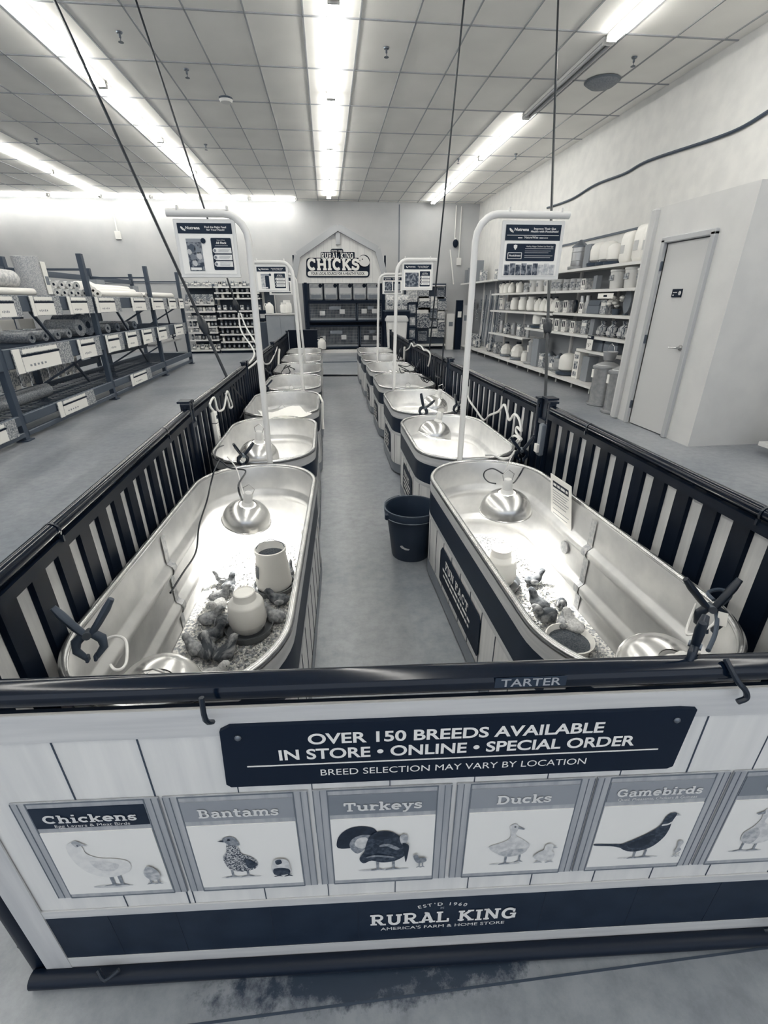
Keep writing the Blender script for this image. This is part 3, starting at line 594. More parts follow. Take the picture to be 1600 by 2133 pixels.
MB().box((0, 0, .29), (.062, .004, .52), Matrix.Translation((.869+bn_.x*.335, 1.118+bn_.y*.335, 0)) @ Matrix.Rotation(math.atan2(bn_.y, bn_.x)+PI/2, 4, 'Z')).build('wrap_end_board', m_wtrim, tankR[0], world=True)
# pine shavings: nobody could count them
m_shav = mat('pine_shavings', .30, .8, noise=(70, 5), g2=.84, bump=1.0, thr=(.42, .58))
def bedding(tk, w, l, z, label, seed, n):
    rnd = random.Random(seed); mb = MB(); N = 26; r = .24
    rr_ = .27 if l > 1.5 else .235
    mb.rings([loop(w-.085, l-.085, rr_, 0, .046), loop(w-.05, l-.05, rr_+.015, 0, z)], (True, True))
    for i in range(n):
        x_, y_ = rnd.uniform(-.5, .5)*(w-.14), rnd.uniform(-.5, .5)*(l-.14)
        if abs(y_) > l/2-.3 and math.hypot(max(0, abs(x_)-(w/2-.3)), abs(y_)-(l/2-.3)) > .25: continue
        M = Matrix.Translation((x_, y_, z+rnd.uniform(.002, .010))) @ Euler((rnd.uniform(-.6, .6), rnd.uniform(-.6, .6), rnd.uniform(0, 6.3))).to_matrix().to_4x4()
        a, b = rnd.uniform(.006, .013), rnd.uniform(.002, .0045)
        mb.add([(-a, -b, 0), (a, -b*.7, .002), (a*.8, b, .0), (-a*.9, b*.8, .003)], [(0, 1, 2, 3)], M)
    o = mb.build('pine_shavings', m_shav); o.location = tk.location; o.rotation_euler.z = tk.rotation_euler.z; ROOTM[o.name] = Matrix.Translation(tk.location)
    return tag(o, label, 'bedding', kind='stuff')
tankL[0].rotation_euler.z = -.037; tankR[0].rotation_euler.z = .030
for o in (tankL[0], tankR[0]): ROOTM[o.name] = Matrix.Translation(o.location) @ Matrix.Rotation(o.rotation_euler.z, 4, 'Z')
bedding(tankL[0], .632, 1.815, .098, 'pale pine shavings on the floor of the nearest left tank', 1, 9000)
bedding(tankR[0], .632, 1.815, .098, 'pale pine shavings on the floor of the nearest right tank', 2, 9000)
for k in (1, 2):
    bedding(tankL[k], .652, 1.20, .09, f'pale pine shavings in the {ORD[k]} tank of the left row', 10+k, 500)
    bedding(tankR[k], .652, 1.20, .09, f'pale pine shavings in the {ORD[k]} tank of the right row', 20+k, 500)
# ------------------------------------------------------------------ hanging feed signs on bent white poles
m_pole = mat('white_pole_paint', .66, .35)
m_bag = mat('bag_photo', .03, .5, noise=(55, 3), g2=.26, thr=(.42, .62)); m_bagl = mat('pale_bag_photo', .30, .5, noise=(60, 3), g2=.62)
def quad(M, x0, x1, y0, y1, z, m, name, par, rad=0.):
    if rad: P = [(a+(x0+x1)/2, b+(y0+y1)/2) for a, b in rr(x1-x0, y1-y0, rad, 4)]
    else: P = [(x0, y0), (x1, y0), (x1, y1), (x0, y1)]
    return MB().prism(P, z-.0012, z, M).build(name, m, par, world=True)
def lines(M, x0, x1, ys, h, z, m, name, par):
    mb = MB()
    for i, y_ in enumerate(ys): mb.box(((x0+x1)/2-(x1-x0)*.04*(i % 3), y_, z), ((x1-x0)*(1-.08*(i % 3)), h, .0006), M)
    return mb.build(name, m, par, world=True)
def sign(x, y, s, arm, b0, b1, zt, zb, label, style, ptop=None):
    t = thing('feed_sign', label, 'sign', (x, y, 0), 0, 'feed signs on white poles')
    ztop = zt+.025; xt = ptop if ptop is not None else x
    pts = [(0, 0, 0), ((xt-x)*.3, 0, .6), (xt-x, 0, ztop-.12)] + [(xt-x+s*(.11-.11*math.cos(R_(a))), 0, ztop-.12+.12*math.sin(R_(a))) for a in (20, 40, 60, 75, 90)] + [(arm-x, 0, ztop)]
    MB().tube(pts, .0175, 10).build('pole', m_pole, t, True)
    MB().tube([(0, 0, 0), (0, 0, .012)], .07, 16).build('foot_plate', m_pole, t)
    for u in (b0+.03*(1 if b1 > b0 else -1), b1-.03): MB().box((u-x, 0, ztop+.02), (.008, .03, .02)).build('hook', m_pole, t)
    MB().box(((b0+b1)/2-x, -.0, (zt+zb)/2), (b1-b0, .012, zt-zb), bev=.004).build('sign_frame', m_pole, t)
    w, h = b1-b0, zt-zb
    M = frame(((b0+b1)/2, y-.0075, (zt+zb)/2), (1, 0, 0), (0, 0, 1))
    W, H = w*.88, h*.86
    face = quad(M, -W/2, W/2, -H/2, H/2, .0005, PAPER, 'sign_face', t)
    hd = .20 if style != 'shield' else .30
    head = quad(M, -W/2, W/2, H/2-H*hd, H/2, .002, NAVY, 'header_band', face)
    yh = H/2-H*.11
    txt('Nutrena', H*.055, LETTER, face, M @ Matrix.Translation((-W*.22, yh-.002, .0028)), width=W*.26, bold=.03)
    lf = MB()
    for k in (0, 1): lf.add([(x_*H*.05-W*.405+k*.004, y_*H*.05+yh+.002-k*.004, .0028) for x_, y_ in blob(-.15+.42*k, -.05-.1*k, .95-.25*k, .42-.1*k, -.85, 15)], [tuple(range(15))], M)
    lf.build('leaf_mark', LETTER, face, world=True)
    t1, t2 = {'shield': ('Improve Their Gut', 'Health with FlockShield')}.get(style, ('Find the Right Feed', 'for Your Flock!'))
    txt(t1, H*.036, LETTER, face, M @ Matrix.Translation((W*.20, yh+H*.018, .0028)), width=W*.40, bold=.02)
    txt(t2, H*.036, LETTER, face, M @ Matrix.Translation((W*.20, yh-H*.035, .0028)), width=W*(.50 if style == 'shield' else .33), bold=.02)
    if style == 'shield':
        quad(M, -W*.47, W*.47, H/2-H*.205, H/2-H*.198, .003, LETTER, 'rule_line', face)
        txt('NatureWise', H*.044, LETTER, face, M @ Matrix.Translation((-W*.03, H/2-H*.262, .0028)), width=W*.25, bold=.01); wordlines(M, [(-W*.27, -W*.18, H/2-H*.25), (W*.12, W*.29, H/2-H*.25)], H*.024, .0028, LETTER, 'small_print', face, 2)
        p = quad(M, -W*.46, W*.44, -H*.20, H*.14, .002, NAVY, 'info_panel', face, .006)
        sh_ = MB().prism([(a*H*.05-W*.3, b*H*.05+H*.065) for a, b in ((-.8, .9), (0, 1.1), (.8, .9), (.75, 0), (0, -1), (-.75, 0))], .0022, .003, M); sh_.build('shield_mark', LETTER, p, world=True)
        quad(M, -W*.43, -W*.17, -H*.16, -H*.03, .0026, LETTER, 'badge', p, .003); quad(M, -W*.42, -W*.18, -H*.148, -H*.042, .003, NAVY, 'badge_field', p, .002)
        txt('FlockShield', H*.032, LETTER, p, M @ Matrix.Translation((-W*.30, -H*.108, .0036)), width=W*.21, bold=.03)
        txt('Healthy, Happy Chickens Lay More Eggs', H*.026, LETTER, p, M @ Matrix.Translation((W*.145, H*.075, .0026)), width=W*.50)
        lines(M, -W*.12, W*.40, (H*.045, -H*.0, -H*.035, -H*.095, -H*.13), .0018, .0026, mat('fine_print', .45), 'fine_print', p)
        for k in range(9): quad(M, -W*.47+k*W*.105, -W*.47+k*W*.105+W*.095, -H*.48, -H*.27+(.006 if k % 2 else 0), .002, m_bag if k < 6 else m_bagl, 'bag_picture', face)
    elif style in ('bag', 'palebag', 'flock'):
        if style == 'flock': quad(M, -W*.46, W*.04, -H*.44, H*.16, .002, m_bag, 'flock_picture', face)
        else:
            b = quad(M, -W*.38, -W*.10, -H*.44, H*.20, .002, m_bag if style == 'bag' else m_bagl, 'bag_picture', face)
            quad(M, -W*.38, -W*.10, H*.13, H*.20, .003, GREY, 'bag_header', b); MB().lathe([(0, 0), (.012, 0), (.012, .001), (0, .001)], 14, M=M @ Matrix.Translation((-W*.06, H*.16, .003))).build('round_badge', NAVY, b, world=True)
            quad(M, -W*.36, -W*.16, -H*.42, -H*.37, .003, LETTER, 'bag_strip', b)
            if style == 'bag':
                for bx, by, br, mm in ((-.28, .02, .055, DGREY), (-.19, -.02, .05, MGREY), (-.17, -.14, .05, LGREY), (-.29, -.16, .05, MGREY), (-.27, -.28, .045, LGREY), (-.34, -.06, .04, LGREY)): MB().prism(blob(bx*W, by*H, br*W, br*H*1.5, .4, 12), .003, .0034, M).build('bag_print', mm, b, world=True)
            if style == 'palebag': quad(M, -W*.24, -W*.10, -H*.44, H*.12, .0028, NAVY, 'bag_side', b)
        p = quad(M, W*.08, W*.46, -H*.42, H*.22, .002, NAVY, 'info_panel', face, .006)
        txt('All Flock' if style != 'flock' else 'Layer Feed', H*.045, LETTER, p, M @ Matrix.Translation((W*.27, H*.10, .0026)), width=W*.2, bold=.03)
        txt('NatureWise', H*.022, mat('name_lettering', .62), p, M @ Matrix.Translation((W*.27, H*.165, .0026)), width=W*.15)
        lines(M, W*.15, W*.39, (H*.065,), .0022, .0026, mat('fine_print', .45), 'fine_print', p)
        for k in range(3):
            yy = -H*.03-k*H*.135
            q = quad(M, W*.13, W*.445, yy-H*.055, yy+H*.055, .003, LETTER, 'info_row', p)
            lines(M, W*.2, W*.42, (yy+H*.025, yy, yy-H*.025), .0012, .0034, MGREY, 'fine_print', p)
            MB().lathe([(0, 0), (H*.045, 0), (H*.045, .0008), (0, .0008)], 14, M=M @ Matrix.Translation((W*.135, yy, .0034))).build('row_icon', LETTER, p, world=True)
            MB().lathe([(0, 0), (H*.03, 0), (H*.03, .0006), (0, .0006)], 12, M=M @ Matrix.Translation((W*.135, yy, .0044))).build('icon_mark', MGREY, p, world=True)
    else:
        for k in (0, 1):
            p = quad(M, -W*.44+k*W*.47, -W*.02+k*W*.46, -H*.36, H*.22, .002, m_bag if k == 0 else NAVY, 'info_panel', face)
            for j in range(2): quad(M, -W*.38+k*W*.47+j*W*.18, -W*.25+k*W*.47+j*W*.18, -H*.3, H*.08, .003, m_bag if k == 0 else GREY, 'bag_picture', p)
        quad(M, -W*.47, W*.47, -H*.48, -H*.41, .002, NAVY, 'footer_band', face)
    return t
sign(-.40, 2.736, -1, -.75, -.725, -.43, 1.868, 1.610, 'white pole sign with feed bag picture above the nearest left tank', 'bag', -.372)
sign(.765, 2.640, 1, 1.255, .905, 1.238, 1.866, 1.595, 'white pole sign about gut health with dark header above the right tanks', 'shield', .772)
sign(-.296, 5.25, -1, -.70, -.688, -.365, 1.826, 1.585, 'white pole sign with pale bag picture, second along the left row', 'palebag', -.318)
sign(.685, 5.165, 1, 1.125, .775, 1.09, 1.845, 1.595, 'white pole sign with chicken flock picture, second along the right row', 'flock', .72)
sign(-.37, 7.79, -1, -.86, -.84, -.49, 1.835, 1.585, 'white pole sign, farthest along the left row, partly hidden', 'panels', -.43)
sign(.755, 7.70, 1, 1.19, .855, 1.165, 1.835, 1.59, 'white pole sign with two dark panels, farthest along the right row', 'panels', .80)
# ------------------------------------------------------------------ brooder lamps
m_bulb = mat('lit_bulb', .8, .5, emit=60.)
m_cord = mat('black_cord', .010, .45, cool=.6); m_wcord = mat('white_cord', .66, .45)
def lampform(name, label, loc, tilt, lit, power=LAMP_POWER, spread=160):
    M = Matrix.Translation(loc) @ Euler(tilt).to_matrix().to_4x4()
    t = thing(name, label, 'heat lamp', M=M, group='clamp-on brooder lamps')
    a = []
    for k in range(9):
        q = R_(12+78*k/8); a.append((.032+.098*math.sin(q)**1.15, .105*math.cos(q)))
    a += [(.134, -.003), (.134, -.006), (.130, -.004)]
    inner = [(r-.003, z-.003) for r, z in reversed(a[:9])]
    MB().lathe(a+inner, 28, cap=(False, False)).build('reflector', ALU, t, True)
    MB().lathe([(.034, .098), (.030, .115), (.024, .12), (.024, .165), (.018, .175), (.006, .178)], 16).build('socket', m_wcord if lit else OFFW, t, True)
    MB().lathe([(.0, -.005), (.022, .005), (.030, .03), (.022, .06), (.012, .08)], 12, cap=(True, True)).build('bulb', m_bulb if lit else WHITE, t, True)
    if True:
        g = MB()
        for k in range(3):
            q = PI*k/3; g.tube([(math.cos(q)*.13*c, math.sin(q)*.13*c, -.004-.03*(1-c*c)) for c in (-1, -.7, -.3, 0, .3, .7, 1)], .0016, 5)
        g.build('wire_guard', STEEL, t, True)
    hb = MB().tube([(-.02, 0, .16), (-.03, 0, .20), (0, 0, .225), (.03, 0, .20), (.02, 0, .16)], .0022, 6); hb.build('hanger_wire', STEEL, t, True)
    if lit:
        ld = bpy.data.lights.new('brooder_light', 'SPOT'); ld.energy = power; ld.spot_size = R_(spread); ld.spot_blend = .6; ld.shadow_soft_size = .03; ld.color = (1., .97, .90)
        lo = bpy.data.objects.new('brooder_light', ld); COL.objects.link(lo); lo.parent = t; lo.location = (0, 0, -.012)
    return t
LAMPS = {}
pL = py(514, 1082, 2.36); pR = px(1053, 1062, .87)
LAMPS['L1'] = lampform('brooder_lamp', 'lit brooder lamp with clear dome at the far end of the nearest left tank', pL, (.16, .20, 0), True, LAMP_POWER*1.5, 152)
LAMPS['R1'] = lampform('brooder_lamp', 'lit brooder lamp with domed reflector at the far end of the nearest right tank', pR, (.05, -.05, 0), True, LAMP_POWER*1.35, 128)
q = pz(335, 1452, .42); LAMPS['L1b'] = lampform('brooder_lamp', 'unlit brooder lamp lying at the front of the nearest left tank', q, (.45, .25, 0), False)
q = pz(1372, 1402, .40); LAMPS['R1b'] = lampform('brooder_lamp', 'unlit brooder lamp hanging at the front of the nearest right tank', q, (.55, -.12, 0), False)
q = px(540, 950, -.50); LAMPS['L2'] = lampform('brooder_lamp', 'lit brooder lamp in the second tank of the left row', q, (.1, .12, 0), True, LAMP_POWER*2.4)
q = px(905, 905, .78); LAMPS['R2'] = lampform('brooder_lamp', 'lit brooder lamp clamped in the second tank of the right row', q, (-.1, .25, 0), True, LAMP_POWER*2.4)
q = px(905, 848, .98); LAMPS['R3'] = lampform('brooder_lamp', 'lit brooder lamp in the third tank of the right row', q, (.05, .3, 0), True, LAMP_POWER*2.2)
q = px(812, 765, .87); LAMPS['R5'] = lampform('brooder_lamp', 'lit brooder lamp in the fifth tank of the right row', (.93, 7.0, .46), (.05, .1, 0), True, LAMP_POWER*1.)
lampform('brooder_lamp', 'lit brooder lamp deep in the third tank of the left row', (-.5, 4.6, .36), (.05, .1, 0), True, LAMP_POWER*.9)
lampform('brooder_lamp', 'lit brooder lamp deep in the fourth tank of the left row', (-.5, 5.9, .34), (.05, .1, 0), True, LAMP_POWER*.9)
lampform('brooder_lamp', 'lit brooder lamp deep in the fourth tank of the right row', (.93, 5.75, .36), (.05, .1, 0), True, LAMP_POWER*.9)
# ------------------------------------------------------------------ spring clamps
def clamp(loc, rot, label, sc=1., m=BLACK):
    M = Matrix.Translation(loc) @ Euler(rot).to_matrix().to_4x4() @ Matrix.Scale(1, 4)
    t = thing('spring_clamp', label, 'clamp', M=M, group='black spring clamps')
    for s in (-1, 1):
        h = MB(); pts = [(s*.008, 0, .0), (s*.030, 0, .03), (s*.058, 0, .072), (s*.075, 0, .10)]
        rs = []
        for (x_, y_, z_), (wa, wb) in zip(pts, ((.010, .014), (.011, .015), (.012, .017), (.009, .012))):
            d = Vector((.55*s, 0, .83)).normalized(); n_ = Vector((d.z, 0, -d.x))
            rs.append([tuple(Vector((x_, y_, z_))*sc+(n_*math.cos(2*PI*k/12)*wa+Vector((0, 1, 0))*math.sin(2*PI*k/12)*wb)*sc) for k in range(12)])
        h.rings(rs); h.build('handle', m, t, True)
        j = MB().tube([(s*.008*sc, 0, .006*sc), (s*.034*sc, 0, -.018*sc), (s*.036*sc, 0, -.045*sc), (s*.012*sc, 0, -.075*sc)], [.013*sc, .015*sc, .012*sc, .008*sc], 10); j.build('jaw', m, t, True)
        MB().box((s*.011*sc, 0, -.074*sc), (.009*sc, .026*sc, .022*sc), bev=.003*sc).build('jaw_pad', mat('grip_pad', .03, .6), t)
    MB().tube([(0, -.02*sc, .002*sc), (0, .02*sc, .002*sc)], .012*sc, 12).build('pivot', mat('dull_zinc', .16), t, True)
    return t
p = pz(186, 1330, .655); clamp((p.x, p.y, .668), (-.25, .05, .25), 'black spring clamp on the near left corner of the left tank', .92, mat('worn_black', .05, .5))
p = pz(1478, 1275, .655); clamp((p.x, p.y, .668), (-.2, -.14, -.35), 'black spring clamp with cord wound on it on the nearest right tank', .92)
p = pz(1452, 1412, .955); clamp((.628, .585, .932), (.0, .35, .74), 'black spring clamp upright on the front rail', .52)
p = pz(880, 862, .655); clamp((.79, 3.90, .66), (-.3, .5, .3), 'black spring clamp on the far rim of the second right tank', 1.)
clamp((-.54, 2.71, .665), (.2, .1, .5), 'black clamp at the far end of the nearest left tank', .8)
clamp((1.14, 2.60, .665), (.2, -.1, -.3), 'black clamp holding cords at the far end of the nearest right tank', .9)
clamp((-.70, 5.22, .66), (.1, .2, .2), 'black clamp inside the third left tank rim', .8)
clamp((1.10, 3.98, .66), (.1, .2, .6), 'black clamp on the near rim of the third right tank', .9)
clamp((1.20, 6.55, .66), (.1, -.2, .2), 'black clamp on the fifth right tank rim', .9)
clamp((1.17, 8.1, .66), (.1, -.2, .9), 'black clamp on the sixth right tank rim', .9)
clamp((-.785, 6.3, .66), (.1, -.2, .9), 'black clamp on the fourth left tank rim', .9)
# ------------------------------------------------------------------ cords
def cord(name, pts, r, m, label, cat='cord', k=6, n=7):
    o = MB().tube(smoothpath(pts, k), r, n).build(name, m, None, True); return tag(o, label, cat)
def onx(X, *pp): return [px(a, b, X) for a, b in pp]
def onz(z, *pp): return [pz(a, b, z) for a, b in pp]
# drop cables from the ceiling
def drop(label, top, bot, knot=None, r=.010, endw=None):
    t = thing('drop_cable', label, 'power cable', bot, 0, 'power cables hanging from the ceiling')
    a, b = Vector(top), Vector(bot)
    MB().tube([a, a.lerp(b, .5), b], r, 8).build('cable', m_cord, t, True, world=True)
    if knot:
        c = a.lerp(b, knot); d = (b-a).normalized(); M = Matrix.Translation(c) @ d.to_track_quat('Z', 'Y').to_matrix().to_4x4()
        MB().lathe([(.012, -.06), (.024, -.045), (.030, -.01), (.034, 0), (.030, .012), (.026, .05), (.014, .065)], 14, M=M).build('plug', m_cord, t, True, world=True)
    return t
t0 = pz(70, -95, 4.24); e1 = px(476, 793, -.872); drop('thick black cable slanting from the ceiling to the left pen rail', t0, e1, None, .013); e2 = Vector(t0).lerp(Vector(e1), .872)
ME = Matrix.Translation(e2) @ (Vector(e1)-Vector(t0)).to_track_quat('Z', 'Y').to_matrix().to_4x4()
pl = thing('cable_plug', 'black bulbous plug on the thick cable at the left pen rail', 'plug', tuple(e2)); MB().lathe([(.013, -.09), (.028, -.07), (.036, -.02), (.040, 0), (.036, .02), (.028, .07), (.013, .09)], 14, M=ME).build('plug_body', m_cord, pl, True, world=True)
cord('power_cable', [e1, px(490, 812, -.85), px(505, 832, -.84), px(512, 848, -.83), px(500, 872, -.82)], .007, m_cord, 'thin black cable hanging from the left rail toward the third tank')
t0 = pz(283, 0, 4.24); e0 = py(497, 652, 6.1); drop('thin black cable hanging behind the left bag sign', t0, e0, .97, .010)
t0 = pz(967, 0, 4.24); drop('black cable hanging left of the right feed sign', t0, (1.36, 6.6, .55), None, .010)
t0 = pz(1163, -2, 4.24); drop('black cable with plug passing behind the gut health sign', t0, (1.37, 2.84, .84), .855, .010)
e0 = Vector(e0); cord('extension_cable', [e0, py(503, 690, 6.0), py(530, 735, 5.4), (-.90, 5.2, .86)], .009, m_wcord, 'white cord from the thin black cable down to the left rail, left strand')
cord('extension_cable', [e0+Vector((.02, 0, 0)), py(512, 680, 6.0), py(541, 738, 5.4), (-.88, 5.1, .84)], .009, m_wcord, 'white cord from the thin black cable down to the left rail, right strand')
# power strip on the left pen side
ps = thing('power_strip', 'white power strip hanging on the left pen side', 'power strip', (-.832, 3.365, .43))
MB().box((0, 0, .185), (.035, .058, .37), bev=.012).build('housing', WHITE, ps)
sw = MB().box((.019, 0, .325), (.006, .030, .022)).build('switch', INK, ps)
o_ = MB()
for k in range(6):
    for dy, dz in ((-.007, .006), (.007, .006), (0, -.007)): o_.box((.0178, dy, .05+.042*k+dz), (.001, .004, .008))
o_.build('outlet_slots', DGREY, ps)
for zz in (.10, .285): MB().box((0, 0, zz), (.037, .060, .004)).build('strap', BLACK, ps)
for k in (0, 2): MB().box((.035, 0, .06+.1*k*.5), (.03, .02, .02), bev=.005).build('plug', BLACK, ps)
cord('extension_cable', [(-.832, 3.365, .80)]+onx(-.83, (437, 843), (446, 828), (452, 850), (458, 856), (467, 848), (473, 815), (480, 832), (484, 846), (479, 850), (476, 838), (470, 820)), .008, m_wcord, 'white cord looping up from the power strip on the left')
cord('power_cable', [(-.79, 3.36, .55)]+onz(.66, (452, 935), (448, 955), (462, 962), (480, 975))+[(-.52, 2.62, .60)]+onx(-.43, (497, 1010), (504, 1042)), .0045, m_cord, 'black lamp cord from the power strip into the nearest left tank')
cord('power_cable', onz(.66, (458, 958), (445, 985))+onx(-.715, (432, 1040), (415, 1095), (408, 1150), (380, 1195), (355, 1235)), .0045, m_cord, 'thin black cord draped along the wall of the nearest left tank')
cord('power_cable', onz(.66, (474, 952), (492, 975), (502, 1010))+onx(-.43, (508, 1030)), .0035, m_wcord, 'thin white lamp cord above the lit lamp in the left tank')
# zigzag cord on the right pen side
Z4 = lambda *pp: [(740+a/4, 700+b/4) for a, b in pp]
cord('extension_cable', onx(1.262, *Z4((938, 420), (945, 520), (1010, 620), (1072, 700), (1120, 660), (1190, 630), (1240, 572), (1262, 620), (1285, 700), (1325, 652), (1365, 690), (1385, 790), (1350, 758), (1342, 800), (1385, 860))), .009, m_wcord, 'white cord zigzagging along the right pen side')
cord('extension_cable', onx(1.255, *Z4((1385, 860), (1340, 900), (1260, 930), (1200, 975))) , .009, m_wcord, 'white cord loop leading to the second right tank')
cord('extension_cable', onx(1.25, *Z4((1380, 870), (1330, 830), (1280, 870), (1270, 920), (1320, 900), (1370, 850))), .008, m_wcord, 'white coiled cord beside the right power strip')
cord('extension_cable', onz(.63, *Z4((1080, 990), (1150, 990), (1220, 1020), (1290, 1010), (1330, 960))), .008, m_wcord, 'white cord lying along the far rim of the nearest right tank')
cord('power_cable', onx(1.24, *Z4((1290, 930), (1310, 1000), (1380, 980), (1400, 1080)))+onx(.93, *Z4((1385, 1130), (1330, 1215), (1300, 1225))), .004, m_cord, 'black lamp cord curling down to the lit lamp in the right tank')
cord('power_cable', onx(.87, *Z4((1235, 1150), (1150, 1105), (1085, 1125), (1072, 1170), (1110, 1215), (1170, 1230))), .004, m_cord, 'black cord loop left of the lit lamp in the right tank')
cord('wire_loop', onx(.9, *Z4((1300, 1010), (1265, 1090), (1240, 1130))), .003, m_wcord, 'white hanger wire of the lit lamp in the right tank', 'wire')
pr = thing('power_strip', 'dark power strip hanging on the right pen side behind the nearest tank', 'power strip', (1.265, 2.62, .62))
MB().box((0, 0, .10), (.03, .05, .20), bev=.008).build('housing', mat('grey_plastic', .14, .5), pr); MB().box((-.02, .0, .05), (.02, .04, .05)).build('plug', WHITE, pr)
cord('extension_cable', onx(1.262, *Z4((420, 120), (450, 100), (468, 60), (485, 85), (520, 75), (550, 85), (570, 115), (600, 120), (625, 150), (622, 200), (608, 250))), .010, m_wcord, 'white cord along the far part of the right pen side')
cord('extension_cable', onx(-.835, (545, 748), (552, 758), (562, 756), (570, 742), (576, 728), (577, 722)), .010, m_wcord, 'white cord sagging on the left pen side behind the pole')
cord('power_cable', onx(1.262, *Z4((735, 60), (728, 200), (715, 330), (690, 342), (672, 320), (665, 180))), .008, m_cord, 'black cord loop with plug on the far right pen side')
for X, a, b, lab in ((-.82, (582, 728), (580, 762), 'white tube standing at the left pen side'), (-.80, (614, 708), (616, 732), 'white tube standing farther along the left pen side'), (1.25, (843, 723), (842, 745), 'white tube standing at the right pen side')):
    cord('pvc_tube', [Vector((px(*b, X).x, px(*b, X).y, .0)), px(*b, X), px(*a, X)], .018, WHITE, lab, 'tube', 2)
for p_, lab in (((905, 755, 1.1), 'dark cord bundle on the fourth right tank'), ((885, 790, 1.1), 'dark cord bundle between the third and fourth right tanks'), ((845, 770, 1.1), 'dark cord bundle at the far right tanks'), ((600, 770, -.7), 'dark cord bundle on the fourth left tank rim')):
    c = pz(p_[0], p_[1], .66); rnd = random.Random(p_[0])
    cord('power_cable', [(c.x+rnd.uniform(-.09, .09), c.y+rnd.uniform(-.1, .1), rnd.uniform(.60, .74)) for _ in range(9)], .006, m_cord, lab)
cord('cable_tie', [(-.231, .574, .925), (-.231, .570, .88), (-.229, .592, .85)], .0045, BLACK, 'black cable tie around the front rail left of the notice board', 'cable tie', 3)
cord('cable_tie', [(.665, .555, .925), (.672, .528, .90), (.690, .522, .88), (.694, .520, .865), (.680, .520, .858)], .005, BLACK, 'black cable tie hanging over the front rail below the clamp', 'cable tie', 4)
cord('cable_tie', [(-.62, .612, .060), (-.60, .596, .050), (-.57, .606, .062)], .005, BLACK, 'black cable tie at the lower left of the front panel', 'cable tie', 3)
cord('cable_tie', [(1.0, .494, .075), (1.02, .490, .082), (1.06, .488, .078)], .005, BLACK, 'black cable tie at the lower right of the front panel', 'cable tie', 3)
cord('power_cable', onz(.66, (1487, 1250), (1475, 1235), (1500, 1228), (1522, 1238), (1505, 1258), (1490, 1262), (1494, 1290), (1490, 1320), (1475, 1355)), .006, mat('grey_cord', .06, .5), 'dark cord wound round the clamp on the nearest right tank')
cord('wire_loop', onz(.655, (1460, 1243), (1480, 1260), (1492, 1285), (1480, 1305), (1440, 1322), (1430, 1312), (1450, 1258)), .0035, m_wcord, 'white wire looped at the near right clamp', 'wire')
cord('wire_loop', onz(.64, (212, 1335), (240, 1325), (262, 1335), (264, 1375), (255, 1392), (240, 1395), (230, 1385)), .004, m_wcord, 'white wire loop at the near left clamp', 'wire')
tg = thing('cord_tag', 'small white printed tag on the cord at the right clamp', 'tag', tuple(pz(1505, 1290, .66)))
MB().box((0, 0, 0), (.03, .002, .04), Matrix.Rotation(-.5, 4, 'X') @ Matrix.Rotation(.3, 4, 'Y')).build('tag_sheet', PAPER, tg)
# papers
nt_ = thing('notice_sheet', 'white printed notice hanging inside the nearest right tank', 'paper', (1.145, 2.06, .63))
pM = frame((1.148, 2.055, .545), (0, -1, .05), (-.14, .05, 1))
MB().box((0, 0, .001), (.225, .265, .0015), pM).build('sheet', PAPER, nt_, world=True)
MB().box((0, .085, .0025), (.17, .035, .0006), pM).build('title_bar', INK, nt_, world=True)
wordlines(pM, [(-.078, .078, .085)], .018, .0032, LETTER, 'title_print', nt_, 4)
lines(pM, -.085, .085, [.05-.014*k for k in range(5)]+[-.025, -.055, -.08], .003, .0025, MGREY, 'printed_lines', nt_)
sh = MB(); rows = []
for i in range(9):
    rows.append([(-.19+.38*j/8, -.14+.28*i/8, .018*math.sin(j*.8+i*.3)+.015*math.cos(i*.9)) for j in range(9)])
sh.rings(rows, (False, False), closed=False); o = sh.build('paper_sheet', PAPER, None, True); pp_ = pz(600, 870, .64); o.location = (-.40, 3.93, .635); o.rotation_euler = (.05, .02, .5); tag(o, 'loose white sheet lying across the rims of the second and third left tanks', 'paper')
sh = MB().tube([(-.12, 4.9, .61), (-.09, 4.78, .56), (-.10, 4.72, .42), (-.098, 4.70, .30)], .012, 5); tag(sh.build('white_rag', PAPER), 'strip of white plastic hanging from the third left tank rim', 'rag')
# ------------------------------------------------------------------ waterer, feeders, dish
m_jar = mat('frosted_white_plastic', .90, .38); m_tray = mat('clear_grey_plastic', .10, .15, spec=.6, cool=.35)
def waterer(loc, label, sc=1.):
    t = thing('chick_waterer', label, 'waterer', loc); k = sc
    MB().lathe([(.02*k, .0), (.128*k, .0), (.135*k, .012*k), (.138*k, .048*k), (.133*k, .048*k), (.128*k, .016*k), (.085*k, .016*k), (.078*k, .045*k), (.06*k, .047*k)], 28).build('base_tray', m_tray, t, True)
    MB().lathe([(.070*k, .03*k), (.080*k, .032*k), (.098*k, .06*k), (.104*k, .085*k), (.107*k, .09*k), (.098*k, .20*k), (.090*k, .215*k), (.066*k, .228*k), (.063*k, .232*k), (.060*k, .272*k), (.055*k, .276*k), (.052*k, .268*k), (.0, .266*k)], 30).build('jar', m_jar, t, True)
    return t
